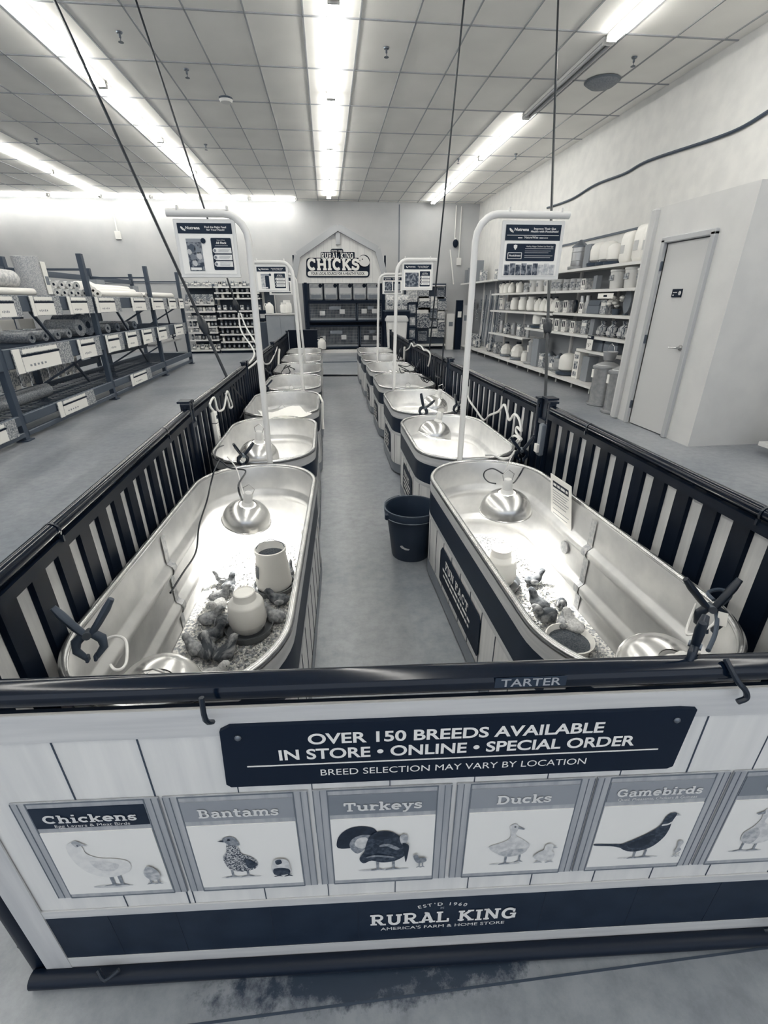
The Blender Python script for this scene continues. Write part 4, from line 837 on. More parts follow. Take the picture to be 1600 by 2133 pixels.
def feeder(loc, label, sc=1.):
    t = thing('chick_feeder', label, 'feeder', loc); k = sc
    MB().lathe([(.02, 0), (.105*k, 0), (.112*k, .035*k), (.106*k, .037*k), (.10*k, .012*k), (.05*k, .012*k)], 26).build('base_tray', m_tray, t, True)
    MB().lathe([(.092*k, .03*k), (.096*k, .05*k), (.078*k, .225*k), (.082*k, .232*k), (.082*k, .25*k), (.076*k, .252*k), (.074*k, .21*k), (.07*k, .20*k)], 28, cap=(False, False)).build('jar', m_jar, t, True)
    MB().lathe([(.0, .19*k), (.072*k, .192*k), (.073*k, .21*k), (.05*k, .218*k), (.0, .222*k)], 20).build('feed', mat('feed_crumble', .045, .9, noise=(150, 4), g2=.11, bump=.6, cool=.6), t, True)
    MB().tube([(-.082*k, 0, .235*k), (-.06*k, .03*k, .262*k), (0, .06*k, .272*k), (.06*k, .03*k, .262*k), (.082*k, 0, .235*k)], .0018, 6).build('wire_bail', DGREY, t, True)
    MB().rings([[(.0905*math.cos(R_(a)), .0905*math.sin(R_(a)), .10*k) for a in range(165, 226, 10)], [(.0835*math.cos(R_(a)), .0835*math.sin(R_(a)), .17*k) for a in range(165, 226, 10)]], (False, False), closed=False).build('label_patch', mat('label_slate', .06, .5, cool=.4), t, True)
    return t
waterer((-.432, 1.775, .105), 'white plastic waterer jar on clear tray in the nearest left tank', .80)
feeder((-.352, 2.12, .105), 'white open-topped feeder full of crumble in the nearest left tank', .98)
waterer((.835, 2.00, .105), 'white waterer half hidden by the rim in the nearest right tank', .84)
d = thing('feed_dish', 'round white dish of feed in the nearest right tank', 'dish', (.985, 1.50, .105))
MB().lathe([(.02, 0), (.085, 0), (.10, .045), (.104, .048), (.098, .050), (.085, .015), (.0, .012)], 26).build('dish', m_jar, d, True); MB().lathe([(0, .012), (.084, .014), (.088, .026), (0, .032)], 20).build('feed', mat('feed_crumble', .1), d, True)
# ------------------------------------------------------------------ chicks
m_ck = {'pale': mat('pale_down', cool=.45, g=.48, rough=.9, noise=(140, 5), g2=.66, bump=.5), 'grey': mat('grey_down', cool=.45, g=.16, rough=.9, noise=(55, 6), g2=.40, bump=.6, thr=(.36, .66)), 'dark': mat('dark_down', cool=.45, g=.035, rough=.9, noise=(38, 6), g2=.22, bump=.6, thr=(.38, .70)), 'strip': mat('striped_down', cool=.45, g=.06, rough=.9, noise=(26, 5), g2=.40, stretch=(.45, 2.0, 1), bump=.6, thr=(.42, .62))}
CH = {}
def chick(kind, loc, rz, label, sc=1.):
    if kind in CH: return dup(CH[kind], loc, rz, label, 'chicks in the nearest tanks', sc)
    t = thing('chick', label, 'chick', loc, rz, 'chicks in the nearest tanks'); t.scale = (sc, sc, sc)
    sp = [(-.050, .040, .004, .004), (-.044, .041, .014, .013), (-.030, .038, .025, .024), (-.008, .034, .030, .028), (.014, .036, .029, .028), (.030, .046, .024, .025), (.038, .060, .017, .018), (.043, .070, .0165, .017), (.051, .078, .0165, .0165), (.060, .079, .0125, .0125), (.066, .078, .006, .006)]
    rs = []
    for i, (x_, z_, a, b) in enumerate(sp):
        x0, z0 = sp[max(i-1, 0)][:2]; x1, z1 = sp[min(i+1, len(sp)-1)][:2]; d_ = Vector((x1-x0, 0, z1-z0)).normalized(); u_ = Vector((-d_.z, 0, d_.x))
        rs.append([(x_+u_.x*b*math.sin(2*PI*k/14), a*math.cos(2*PI*k/14), z_+u_.z*b*math.sin(2*PI*k/14)) for k in range(14)])
    MB().rings(rs).build('body', m_ck[kind], t, 180)
    MB().tube([(.064, 0, .078), (.070, 0, .076), (.076, 0, .0735)], [.004, .003, .0006], 6).build('beak', mat('beak_horn', .20, .4), t, True)
    for s in (-1, 1):
        MB().ell((.056, s*.0125, .081), (.0024, .0018, .0024), nu=8, nv=5).build('eye', BLACK, t, True)
        MB().ell((0, 0, 0), (.026, .005, .014), Matrix.Translation((-.008, s*.028, .037)) @ Euler((s*.25, .25, s*.12)).to_matrix().to_4x4(), 12, 7).build('wing', m_ck['grey' if kind != 'pale' else 'pale'] if kind != 'strip' else m_ck['dark'], t, True)
        l_ = MB().tube([(.004, s*.012, .016), (.002, s*.013, .002)], .0022, 6)
        for a_ in (-.5, 0, .5): l_.tube([(.002, s*.013, .002), (.002+.013*math.cos(a_), s*.013+.013*math.sin(a_), .0012)], .0013, 5)
        l_.build('leg', mat('beak_horn', .2), t, True)
    CH[kind] = t; return t
for (a, b), kind, rz, lab, sc in (
    ((456, 1243), 'grey', .4, 'grey speckled chick behind the waterer by the tank wall', 1.), ((476, 1222), 'dark', 1.2, 'brown dark chick just behind the white waterer', 1.), ((466, 1206), 'grey', 2.8, 'grey chick nearest the lit shavings', .9),
    ((455, 1262), 'pale', 4.4, 'pale chick with striped back left of the waterer', 1.), ((437, 1290), 'grey', .2, 'grey chick huddled left of the waterer', 1.05), ((462, 1300), 'dark', 4.9, 'dark chick beside the left edge of the waterer tray', 1.05),
    ((440, 1326), 'dark', .3, 'dark striped chick lying left of the tray', 1.1), ((410, 1352), 'grey', 2.6, 'grey chick at the left end of the huddle', 1.05), ((434, 1358), 'strip', 1.9, 'striped chick in the middle of the front huddle', 1.1),
    ((468, 1362), 'strip', .8, 'striped dark chick in front of the waterer tray', 1.1), ((442, 1412), 'pale', .1, 'pale yellow chick alone nearest the front rail', 1.15), ((582, 1250), 'dark', 2.9, 'dark chick pecking at the feeder base', 1.05),
    ((574, 1285), 'grey', 2.7, 'grey chick right of the waterer facing it', 1.1), ((600, 1192), 'strip', 1.4, 'striped chick right of the feeder', .95),
    ((1110, 1208), 'dark', .2, 'dark chick beside the waterer in the right tank', 1.), ((1124, 1262), 'dark', 2.0, 'dark chick facing the near rim in the right tank', 1.15), ((1138, 1284), 'strip', 3.4, 'striped chipmunk-patterned chick in the right tank', 1.15),
    ((1172, 1298), 'grey', 1.0, 'greyish chick between the dish and the pale chick', .9), ((1196, 1305), 'pale', 1.9, 'white fluffy chick behind the feed dish', 1.1), ((1170, 1256), 'strip', 4.2, 'small striped chick at the far wall of the right tank', .8)):
    c = pz(a, b, .135); chick(kind, (c.x, c.y, .103), rz, lab, sc)
# ------------------------------------------------------------------ bucket in the aisle
bk = thing('bucket', 'dark plastic bucket with torn sticker standing in the aisle', 'bucket', (.462, 2.585, 0))
b_ = MB().lathe([(.02, .004), (.118, .0), (.122, .01), (.152, .27), (.163, .272), (.166, .285), (.170, .325), (.166, .332), (.160, .330), (.150, .285), (.148, .268), (.118, .02), (.0, .018)], 36); b_.build('body', mat('slate_plastic', .028, .42), bk, True)
MB().tube([(.168*math.cos(R_(a)), .168*math.sin(R_(a)), .332+.003) for a in range(0, 361, 12)], .005, 6).build('rim', mat('slate_rim', .07, .4), bk, True)
MB().tube([(.17*math.cos(R_(a)), .17*math.sin(R_(a)), .30+(.045 if 100 < a < 170 else .02 if a < 190 else -.012)) for a in range(20, 340, 10)], .003, 6).build('wire_handle', mat('dull_zinc', .16), bk, True)
for a in (20, 200): MB().box((.17*math.cos(R_(a)), .17*math.sin(R_(a)), .30), (.03, .03, .045), bev=.008).build('handle_ear', mat('slate_plastic', .028), bk)
stk = MB(); pts = [(a, zz) for a, zz in ((232, .118), (238, .124), (243, .112), (252, .106), (258, .104), (255, .094), (246, .094), (237, .102), (232, .110))]
stk.add([((.1225+.03*zz/.27+.0025)*math.cos(R_(a)), (.1225+.03*zz/.27+.0025)*math.sin(R_(a)), zz) for a, zz in pts], [tuple(range(len(pts)))]); stk.build('torn_sticker', LGREY, bk)
# ------------------------------------------------------------------ goods: one of each kind, then copies
def proj(v):
    d = Vector(v)-EP; return 800+FPX*d.dot(CR)/d.dot(CF)
def y_at(xpix, X, z):
    a, b = 3.0, 17.0
    for _ in range(40):
        m = (a+b)/2
        if proj((X, m, z)) > xpix: a = m
        else: b = m
    return (a+b)/2
def x_at(xpix, Y, z):
    a, b = -12., 8.
    for _ in range(40):
        m = (a+b)/2
        if proj((m, Y, z)) < xpix: a = m
        else: b = m
    return (a+b)/2
m_tin = mat('zinc_tin', .40, .4, .6); m_pail = mat('cream_plastic', .62, .45); m_smoke = mat('smoky_plastic', .05, .3); m_lab = mat('label_print', .10, .5, noise=(45, 3), g2=.5)
def pack_mat(i): return mat('pack_print_%d' % i, (.05, .16, .34, .10)[i], .5, noise=((26, 34, 22, 40)[i], 3), g2=(.45, .52, .66, .30)[i], thr=(.42, .58))
def k_jug(t):
    MB().lathe([(.06, 0), (.082, .01), (.085, .03), (.085, .14), (.07, .175), (.03, .205), (.028, .215), (.026, .23)], 18).build('jug_body', WHITE, t, True)
    MB().lathe([(.031, .225), (.031, .25), (.0, .252)], 14).build('cap', BLACK, t, True)
    MB().tube([(-.05, 0, .19), (-.088, 0, .195), (-.10, 0, .16), (-.085, 0, .12)], .010, 8).build('handle', WHITE, t, True)
def k_pail(t):
    MB().lathe([(.085, 0), (.09, .008), (.105, .20), (.112, .205), (.112, .225), (.104, .228), (.09, .235), (0, .235)], 22).build('pail_body', m_pail, t, True)
    MB().box((-.098, .0, .13), (.012, .09, .07), bev=.004).build('label', m_lab, t)
def k_waterjar(t):
    MB().lathe([(.10, 0), (.118, .008), (.122, .035), (.10, .037), (.06, .04)], 22).build('base_tray', m_smoke, t, True)
    MB().lathe([(.06, .035), (.092, .06), (.098, .15), (.088, .19), (.06, .215), (.03, .225), (0, .228)], 22).build('jar', WHITE, t, True)
def k_fount(t):
    MB().lathe([(.13, 0), (.155, .006), (.16, .04), (.152, .042), (.145, .018), (.11, .02)], 24).build('drinking_pan', m_tin, t, True)
    MB().lathe([(.11, .02), (.115, .03), (.115, .12), (.120, .125), (.115, .13), (.115, .24), (.120, .245), (.115, .25), (.112, .32)], 24).build('barrel', m_tin, t, True)
    MB().lathe([(.128, .315), (.128, .325), (.02, .42), (.0, .425)], 24).build('cone_lid', mat('dull_zinc', .16), t, True)
def k_carton(t):
    MB().box((0, 0, .10), (.16, .15, .20)).build('carton_box', pack_mat(2), t)
    f = MB()
    for yy in (-.065, 0, .065): f.box((-.083, yy, .10), (.006, .02, .20))
    for zz in (.01, .07, .19): f.box((-.083, 0, zz), (.006, .15, .02))
    f.build('carton_front', WHITE, t)
    for yy in (-.033, .033): MB().box((-.0815, yy, .13), (.002, .044, .10)).build('window', INK, t)
def k_can(t):
    MB().lathe([(.055, 0), (.058, .004), (.058, .13), (.06, .134), (.058, .14), (0, .14)], 18).build('can_body', mat('pale_tin', .45, .4), t, True)
    MB().lathe([(.0592, .03), (.0592, .10)], 18, cap=(False, False)).build('label', m_lab, t, True)
def k_box(t): MB().box((0, 0, .11), (.12, .17, .22), bev=.003).build('box_body', pack_mat(1), t); MB().box((-.062, 0, .15), (.003, .13, .05)).build('label', WHITE, t)
def k_bag(t):
    MB().rings([loop(.10, .16, .04, 0, 0, 4), loop(.14, .19, .05, 0, .03, 4), loop(.14, .19, .05, 0, .16, 4), loop(.09, .18, .03, 0, .23, 4), loop(.02, .18, .008, 0, .26, 4)]).build('bag_body', pack_mat(0), t, 70)
    MB().box((-.074, 0, .10), (.004, .12, .07)).build('label', WHITE, t)
def k_bigbag(t):
    MB().rings([loop(.12, .22, .05, 0, 0, 5), loop(.17, .27, .06, 0, .06, 5), loop(.17, .27, .06, 0, .34, 5), loop(.12, .25, .04, 0, .42, 5), loop(.03, .22, .01, 0, .45, 5)]).build('bag_body', mat('white_film', .80, .35), t, 70)
    MB().box((-.0865, .03, .20), (.004, .10, .12)).build('label', LGREY, t)
def k_can2(t):
    MB().lathe([(.03, 0), (.03, .10), (.02, .12), (.02, .135), (0, .136)], 10).build('jar_body', mat('brown_glass', .035, .25), t, True); MB().lathe([(.0306, .025), (.0306, .085)], 10, cap=(False, False)).build('label', mat('jar_label', .30, .5), t, True)
def k_feedbucket(t):
    MB().lathe([(.10, 0), (.13, .15), (.135, .155), (.13, .16), (.10, .12), (.0, .10)], 20).build('pan', m_tin, t, True); MB().tube([(0, -.13, .15), (0, -.08, .26), (0, 0, .30), (0, .08, .26), (0, .13, .15)], .004, 6).build('bail', STEEL, t, True)
def k_tallbox(t):
    MB().box((0, 0, .20), (.14, .17, .40), bev=.003).build('box_body', WHITE, t)
    for zz, h_ in ((.33, .06), (.20, .12), (.07, .07)): MB().box((-.0715, 0, zz), (.003, .11, h_)).build('print_patch', pack_mat(0), t)
def k_greybox(t): MB().box((0, 0, .19), (.16, .20, .38), bev=.003).build('box_body', mat('grey_carton', .24, .7), t); MB().box((0, 0, .3815), (.15, .04, .003)).build('tape', LGREY, t)
def k_wheel(t):
    MB().lathe([(.03, -.03), (.085, -.03), (.10, -.015), (.10, .015), (.085, .03), (.03, .03)], 20, M=Matrix.Translation((0, 0, .10)) @ Matrix.Rotation(PI/2, 4, 'Y') @ Matrix.Rotation(.3, 4, 'X')).build('tyre', BLACK, t, True); MB().lathe([(.0, -.02), (.03, -.032), (.03, .032), (.0, .02)], 12, M=Matrix.Translation((0, 0, .10)) @ Matrix.Rotation(PI/2, 4, 'Y') @ Matrix.Rotation(.3, 4, 'X')).build('hub', LGREY, t, True)
def k_tube(t): MB().lathe([(.045, 0), (.045, .28), (.043, .285), (0, .285)], 16).build('tube_body', m_tin, t, True); MB().lathe([(.0456, .08), (.0456, .18)], 16, cap=(False, False)).build('label', LGREY, t, True)
def k_clearbox(t): MB().box((0, 0, .06), (.16, .34, .12), bev=.01).build('tray_body', mat('clear_tray', .16, .2), t); MB().rings([[(-.08, yy, .12), (-.05, yy, .19), (.06, yy, .19), (.08, yy, .12)] for yy in (-.16, .16)]).build('lid', mat('smoky_lid', .11, .15), t)
def k_flower(t):
    rnd = random.Random(3); MB().lathe([(.04, 0), (.05, .06), (.03, .065)], 12).build('cup', DGREY, t, True)
    for k in range(9): MB().ell((rnd.uniform(-.06, .06), rnd.uniform(-.12, .12), .12+rnd.uniform(-.03, .08)), (.03, .035, .022), nu=8, nv=6).build('white_bow', WHITE, t, True)
def k_stripebag(t):
    MB().rings([loop(.08, .12, .03, 0, 0, 4), loop(.12, .16, .05, 0, .04, 4), loop(.10, .15, .04, .0, .11, 4), loop(.03, .06, .012, 0, .15, 4), loop(.05, .09, .02, 0, .19, 4)]).build('bag_body', mat('striped_film', .05, .4, noise=(16, 2), g2=.45, stretch=(1, 6, 1), thr=(.48, .52)), t, 70); MB().box((-.062, 0, .05), (.004, .08, .04)).build('label', LGREY, t)
def k_paddle(t): MB().prism(blob(0, .17, .085, .15), -.012, .012, Matrix.Translation((0, 0, .0)) @ Matrix.Rotation(PI/2, 4, 'Z') @ Matrix.Rotation(PI/2, 4, 'X')).build('blade', MGREY, t); MB().box((0, 0, .01), (.05, .05, .02)).build('foot', DGREY, t)
def k_fan(t): MB().prism([(0, 0), (.14, 0), (.13, .05), (.10, .10), (.05, .14), (0, .16)], -.012, .012, Matrix.Rotation(-PI/2, 4, 'Z') @ Matrix.Rotation(PI/2, 4, 'X')).build('white_blade', WHITE, t); MB().box((0, -.07, .006), (.05, .12, .012)).build('foot', DGREY, t)
def k_eggcarton(t):
    MB().box((0, 0, .15), (.05, .26, .30)).build('card_back', PAPER, t)
    for zz, h_ in ((.26, .03), (.21, .015)): MB().box((-.027, 0, zz), (.003, .2, h_)).build('print_line', GREY, t)
    for yy in (-.06, .06): MB().ell((-.028, yy, .09), (.006, .02, .035), nu=10, nv=6).build('print_bird', DGREY, t, True)
def k_poultryjug(t):
    MB().lathe([(.13, 0), (.16, .01), (.165, .05), (.15, .052), (.12, .04)], 8).build('base_tray', MGREY, t)
    MB().lathe([(.11, .03), (.14, .07), (.145, .17), (.11, .24), (.05, .28), (.048, .30)], 10).build('jar', WHITE, t, 20); MB().lathe([(.05, .295), (.05, .34), (0, .342)], 12).build('cap', BLACK, t, True); MB().box((-.135, .02, .12), (.02, .06, .05)).build('label', LGREY, t)
def k_hangfeeder(t):
    MB().lathe([(.13, 0), (.15, .01), (.15, .03), (.09, .04)], 22).build('pan', m_tin, t, True); MB().lathe([(.088, .03), (.088, .40), (.095, .405), (.03, .46), (0, .465)], 22).build('barrel', m_tin, t, True); MB().box((-.088, 0, .28), (.012, .06, .12)).build('label', WHITE, t)
def k_jar(t):
    MB().lathe([(.055, 0), (.075, .015), (.08, .06), (.075, .15), (.055, .175)], 16).build('jar_body', WHITE, t, True); MB().lathe([(.058, .17), (.060, .205), (0, .207)], 16).build('lid', OFFW, t, True)
PROTO = {}
KF = {k[2:]: v for k, v in list(globals().items()) if k.startswith('k_')}
NAMES = {'jug': 'plastic_jug', 'pail': 'plastic_pail', 'waterjar': 'waterer_jar', 'fount': 'galvanised_fount', 'carton': 'display_carton', 'can': 'tin_can', 'box': 'printed_box', 'bag': 'printed_bag', 'bigbag': 'white_bag', 'can2': 'small_jar', 'feedbucket': 'feed_pan',
 'tallbox': 'tall_carton', 'greybox': 'grey_carton', 'wheel': 'rubber_wheel', 'tube': 'metal_tube', 'clearbox': 'clear_bin', 'flower': 'bow_cluster', 'stripebag': 'striped_bag', 'paddle': 'grey_paddle', 'fan': 'white_fan', 'eggcarton': 'chick_card', 'poultryjug': 'poultry_waterer', 'hangfeeder': 'tube_feeder', 'jar': 'white_jar'}
CATS = {'plastic_jug': 'jug', 'plastic_pail': 'pail', 'waterer_jar': 'waterer', 'galvanised_fount': 'fount', 'display_carton': 'carton', 'tin_can': 'can', 'printed_box': 'box', 'printed_bag': 'bag', 'white_bag': 'bag', 'small_jar': 'jar', 'feed_pan': 'pan', 'tall_carton': 'carton', 'grey_carton': 'carton', 'rubber_wheel': 'wheel', 'metal_tube': 'tube', 'clear_bin': 'bin', 'bow_cluster': 'bows', 'striped_bag': 'bag', 'grey_paddle': 'paddle', 'white_fan': 'fan', 'chick_card': 'card', 'poultry_waterer': 'waterer', 'tube_feeder': 'feeder', 'white_jar': 'jar'}
def goods(kind, loc, rz, label, group, sc=1.):
    if kind not in PROTO:
        n = NAMES[kind]; t = thing(n, label, CATS[n], loc, rz, group); KF[kind](t); t.scale = (sc, sc, sc) if not isinstance(sc, tuple) else sc
        PROTO[kind] = t; return t
    return dup(PROTO[kind], loc, rz, label, group, sc)
# ------------------------------------------------------------------ right wall shelving
m_shelf = mat('white_shelf_enamel', .66, .4)
def shelving(name, label, X0, X1, Y0, Y1, levels, back_h, base, axis='x'):
    """fronts at X0 (axis x: run along Y) ; levels: (z, start, end, depth)"""
    t = thing(name, label, 'shelving', ((X0+X1)/2, Y0, 0))
    W_ = dict(world=True)
    if axis == 'x':
        MB().box((X1-.012, (Y0+Y1)/2, back_h/2+.05), (.02, Y1-Y0, back_h-.1)).build('back_panel', mat('shelf_back', .30, .6), t, **W_)
        n = max(2, int(round((Y1-Y0)/1.3))+1)
        for k in range(n):
            yy = Y0+.015+(Y1-Y0-.03)*k/(n-1); MB().box((X1-.045, yy, back_h/2), (.04, .03, back_h)).build('upright', m_shelf, t, **W_)
        for z, a, b, d in levels:
            s = MB().box((X1-.03-d/2, (a+b)/2, z-.012), (d, b-a, .02)); s.box((X1-.03-d, (a+b)/2, z-.022), (.012, b-a, .042)); s.build('shelf', m_shelf, t, **W_)
        for k in range(int((Y1-Y0)/.65)):
            yy = Y0+.35+k*.65; MB().box((X0+.10, yy, .052), (.02, .025, .104)).build('foot', m_shelf, t, **W_)
    else:
        MB().box(((X0+X1)/2, Y1-.012, back_h/2+.05), (X1-X0, .02, back_h-.1)).build('back_panel', mat('dark_shelf_back', .06, .6), t, **W_)
        for xx in (X0+.015, X1-.015): MB().box((xx, Y1-.045, back_h/2), (.03, .04, back_h)).build('upright', m_shelf, t, **W_)
        for z, a, b, d in levels:
            s = MB().box(((a+b)/2, Y1-.03-d/2, z-.012), (b-a, d, .02)); s.box(((a+b)/2, Y1-.03-d, z-.018), (b-a, .012, .045)); s.build('shelf', m_shelf, t, **W_)
        MB().box(((X0+X1)/2, Y0+.08, .045), (X1-X0-.02, .02, .09)).build('kick_plate', INK, t, **W_)
    return t
XF = 4.45; D1 = WX-.03-XF
YS = y_at(1165, XF, 2.0); YM = y_at(1092, XF, .93); YE = 13.3
shelving('gondola_shelving', 'white metal shelving near the door on the right wall, crowded with poultry goods', 4.40, WX-.005, 6.75, YS, [(2.0, 6.78, YS, D1), (1.655, 6.78, YS, D1), (1.275, 6.78, YS, D1), (.935, 6.78, YS, D1), (.70, 6.78, y_at(1200, XF, .70), D1-.02), (.15, 7.55, YS, D1+.05)], 2.05, .15)
shelving('gondola_shelving', 'white metal shelving farther along the right wall, full of waterers and pails', 4.40, WX-.005, YS+.01, YE, [(2.0, YS+.02, YE, D1), (1.655, YS+.02, YE, D1), (1.255, YS+.02, YE, D1), (.93, YS+.02, YM, D1-.02), (.70, YM, YE, D1), (.15, YS+.02, YE, D1+.05)], 2.05, .15)
shelving('gondola_shelving', 'far white shelf bay in the right corner with cartons on top and poles below', 4.40, WX-.005, YE+.01, 16.6, [(2.0, YE+.02, 16.55, D1), (.15, YE+.02, 16.0, D1+.05)], 2.05, .15)
SHN = {'t': ('top shelf', 2.0), '2': ('second shelf down', 1.655), '3': ('third shelf down', 1.275), '4': ('fourth shelf down', .935), 's': ('short lower shelf', .70), 'b': ('lowest shelf', .15)}
RS = [
 ('t', 'near', [('fount', 1193, 1.0, 'galvanised fount with cone lid'), ('greybox', 1217, .85, 'dark grey carton'), ('waterjar', 1236, 1.45, 'white stacked waterer jar'), ('waterjar', 1254, 1.4, 'white stacked waterer jar'), ('waterjar', 1268, 1.2, 'white stacked waterer jar'), ('carton', 1246, .8, 'open-front carton'), ('bigbag', 1293, .85, 'plump white film bag'), ('bigbag', 1322, .95, 'plump white film bag'), ('bigbag', 1340, .9, 'plump white film bag')]),
 ('2', 'near', [('can', 1172, 1.25, 'pale can with printed label'), ('can', 1186, 1.25, 'pale can with printed label'), ('carton', 1212, .8, 'open-front carton'), ('greybox', 1232, .5, 'low grey carton'), ('can', 1199, 1.2, 'pale can with printed label'), ('pail', 1274, 1.05, 'cream pail with dark label'), ('pail', 1305, 1.1, 'cream pail with dark label'), ('pail', 1330, 1.0, 'cream pail with dark label')]),
 ('3', 'near', [('wheel', 1187, 1.0, 'dark rubber wheel'), ('tube', 1201, .9, 'grey metal tube'), ('tube', 1212, .9, 'grey metal tube'), ('carton', 1176, .95, 'open-front carton'), ('carton', 1207, .8, 'open-front carton'), ('clearbox', 1233, 1.0, 'clear plastic bin'), ('box', 1251, .9, 'printed box'), ('flower', 1272, 1.2, 'cluster of white bows'), ('paddle', 1292, 1.0, 'grey rounded paddle'), ('paddle', 1318, 1.05, 'grey rounded paddle'), ('fan', 1308, .9, 'white quarter-round fan')]),
 ('4', 'near', [('carton', 1172, .95, 'open-front carton'), ('carton', 1190, .9, 'open-front carton'), ('box', 1211, .95, 'printed box'), ('greybox', 1226, .6, 'grey carton'), ('stripebag', 1243, 1.1, 'striped film bag'), ('stripebag', 1264, 1.15, 'striped film bag'), ('stripebag', 1287, 1.2, 'striped film bag'), ('stripebag', 1302, 1.0, 'striped film bag')]),
 ('s', 'near', [('clearbox', 1240, 1.05, 'clear plastic bin'), ('clearbox', 1270, 1.05, 'clear plastic bin'), ('greybox', 1294, .45, 'low grey carton')]),
 ('b', 'near', [('tallbox', 1190, 1.05, 'tall white printed carton'), ('greybox', 1209, 1.0, 'grey carton')]),
 ('b', 'far', [('poultryjug', 1044, .95, 'white jug waterer with black cap'), ('poultryjug', 1067, 1.1, 'white jug waterer with black cap'), ('hangfeeder', 1094, 1.05, 'galvanised tube feeder'), ('greybox', 1109, 1.35, 'dark grey carton'), ('fount', 1132, .78, 'galvanised fount with cone lid'), ('fount', 1150, .78, 'galvanised fount with cone lid'), ('waterjar', 1167, 1.6, 'white stacked waterer jar'), ('bag', 1012, 1.3, 'printed bag'), ('box', 1026, 1.2, 'printed box'), ('jar', 1082, 1.1, 'round white jar'), ('box', 1120, 1.2, 'printed box'), ('bag', 1141, 1.0, 'printed bag')]),
 ('s', 'far', [('tube', 1037, .95, 'grey metal tube'), ('hangfeeder', 1062, .6, 'galvanised tube feeder'), ('box', 1077, 1.1, 'printed box'), ('tube', 1091, .85, 'grey metal tube'), ('bag', 1048, .9, 'printed bag'), ('box', 1026, .9, 'printed box')]),
 ('4', 'far', [('waterjar', 1113, 1.3, 'white stacked waterer jar'), ('carton', 1130, 1.0, 'open-front carton'), ('carton', 1146, 1.0, 'open-front carton'), ('carton', 1158, 1.0, 'open-front carton'), ('can', 1122, 1.0, 'pale can'), ('box', 1138, .8, 'printed box')]),
 ('3', 'far', [('eggcarton', 1037, 1.0, 'white card printed with two birds'), ('can', 1052, 1.2, 'pale can'), ('jar', 1064, 1.2, 'round white jar'), ('jar', 1081, 1.25, 'round white jar'), ('jar', 1098, 1.25, 'round white jar'), ('jug', 1113, 1.0, 'white plastic jug'), ('jug', 1124, 1.0, 'white plastic jug'), ('jug', 1135, 1.0, 'white plastic jug'), ('jug', 1147, 1.0, 'white plastic jug'), ('carton', 1158, .9, 'open-front carton')]),
 ('2', 'far', [('jug', 1040, .95, 'white plastic jug'), ('jug', 1048, .95, 'white plastic jug'), ('jug', 1058, .95, 'white plastic jug'), ('jug', 1075, .95, 'white plastic jug'), ('can', 1090, 1.25, 'pale can'), ('pail', 1104, .95, 'cream pail with dark label'), ('pail', 1118, .95, 'cream pail with dark label'), ('pail', 1135, 1.0, 'cream pail with dark label'), ('can', 1148, 1.4, 'pale can'), ('can', 1157, 1.35, 'pale can')]),
 ('t', 'corner', [('greybox', 968, .9, 'plain grey carton'), ('greybox', 975, 1.0, 'plain grey carton'), ('greybox', 988, 1.35, 'plain grey carton'), ('box', 1000, 1.2, 'printed box'), ('box', 1030, 1.0, 'printed box')]),
 ('b', 'corner', [('bag', 968, 1.2, 'printed bag'), ('box', 976, 1.5, 'printed box'), ('bag', 985, 1.3, 'printed bag')]),
]
for lv, sec, items in RS:
    nm, z = SHN[lv]; cnt = {}; tot = {}
    for kd, xp, sc, ds in items: tot[ds] = tot.get(ds, 0)+1
    for kd, xp, sc, ds in sorted(items, key=lambda q: q[1]):
        X = XF+(.16 if lv != 'b' else .20); yy = y_at(xp, XF+.06, z+.08)
        c = cnt.get(ds, 0); cnt[ds] = c+1
        lab = f'{ds} on the {nm}, {sec} right shelving' if tot[ds] == 1 else f'{ORD[c]} {ds} from left, {nm}, {sec} right shelving'
        goods(kd, (X, yy, z+.001), 0, lab, f'{NAMES[kd].replace("_", " ")} stock on the right shelving', sc*1.12)
# price board and strip
pb = thing('price_card', 'white price card reading 6.99 on the short lower shelf', 'price card', (XF-.03, y_at(1228, XF-.03, .80), .72))
MB().box((0, 0, .08), (.004, .19, .17)).build('card', PAPER, pb); MB().box((0, 0, .20), (.006, .19, .05)).build('header', INK, pb)
cM = frame((XF-.033, pb.location.y+.0, .77), (0, -1, 0), (0, 0, 1))
txt('6', .062, INK, pb, cM @ Matrix.Translation((-.015, -.005, 0))); txt('99', .03, INK, pb, cM @ Matrix.Translation((.033, .025, 0))); txt('$', .026, INK, pb, cM @ Matrix.Translation((-.056, .030, 0))); wordlines(frame((XF-.0345, pb.location.y, .92), (0, -1, 0), (0, 0, 1)), [(-.075, .05, 0)], .026, 0, LETTER, 'header_print', pb, 6)
sb = thing('shelf_strip', 'white label strip hung under the second shelf near the door', 'shelf sign', (XF-.02, y_at(1264, XF, 1.56), 1.53))
MB().box((0, 0, .02), (.006, .44, .075)).build('strip', PAPER, sb); MB().box((-.004, 0, .02), (.002, .10, .03)).build('print_mark', INK, sb)
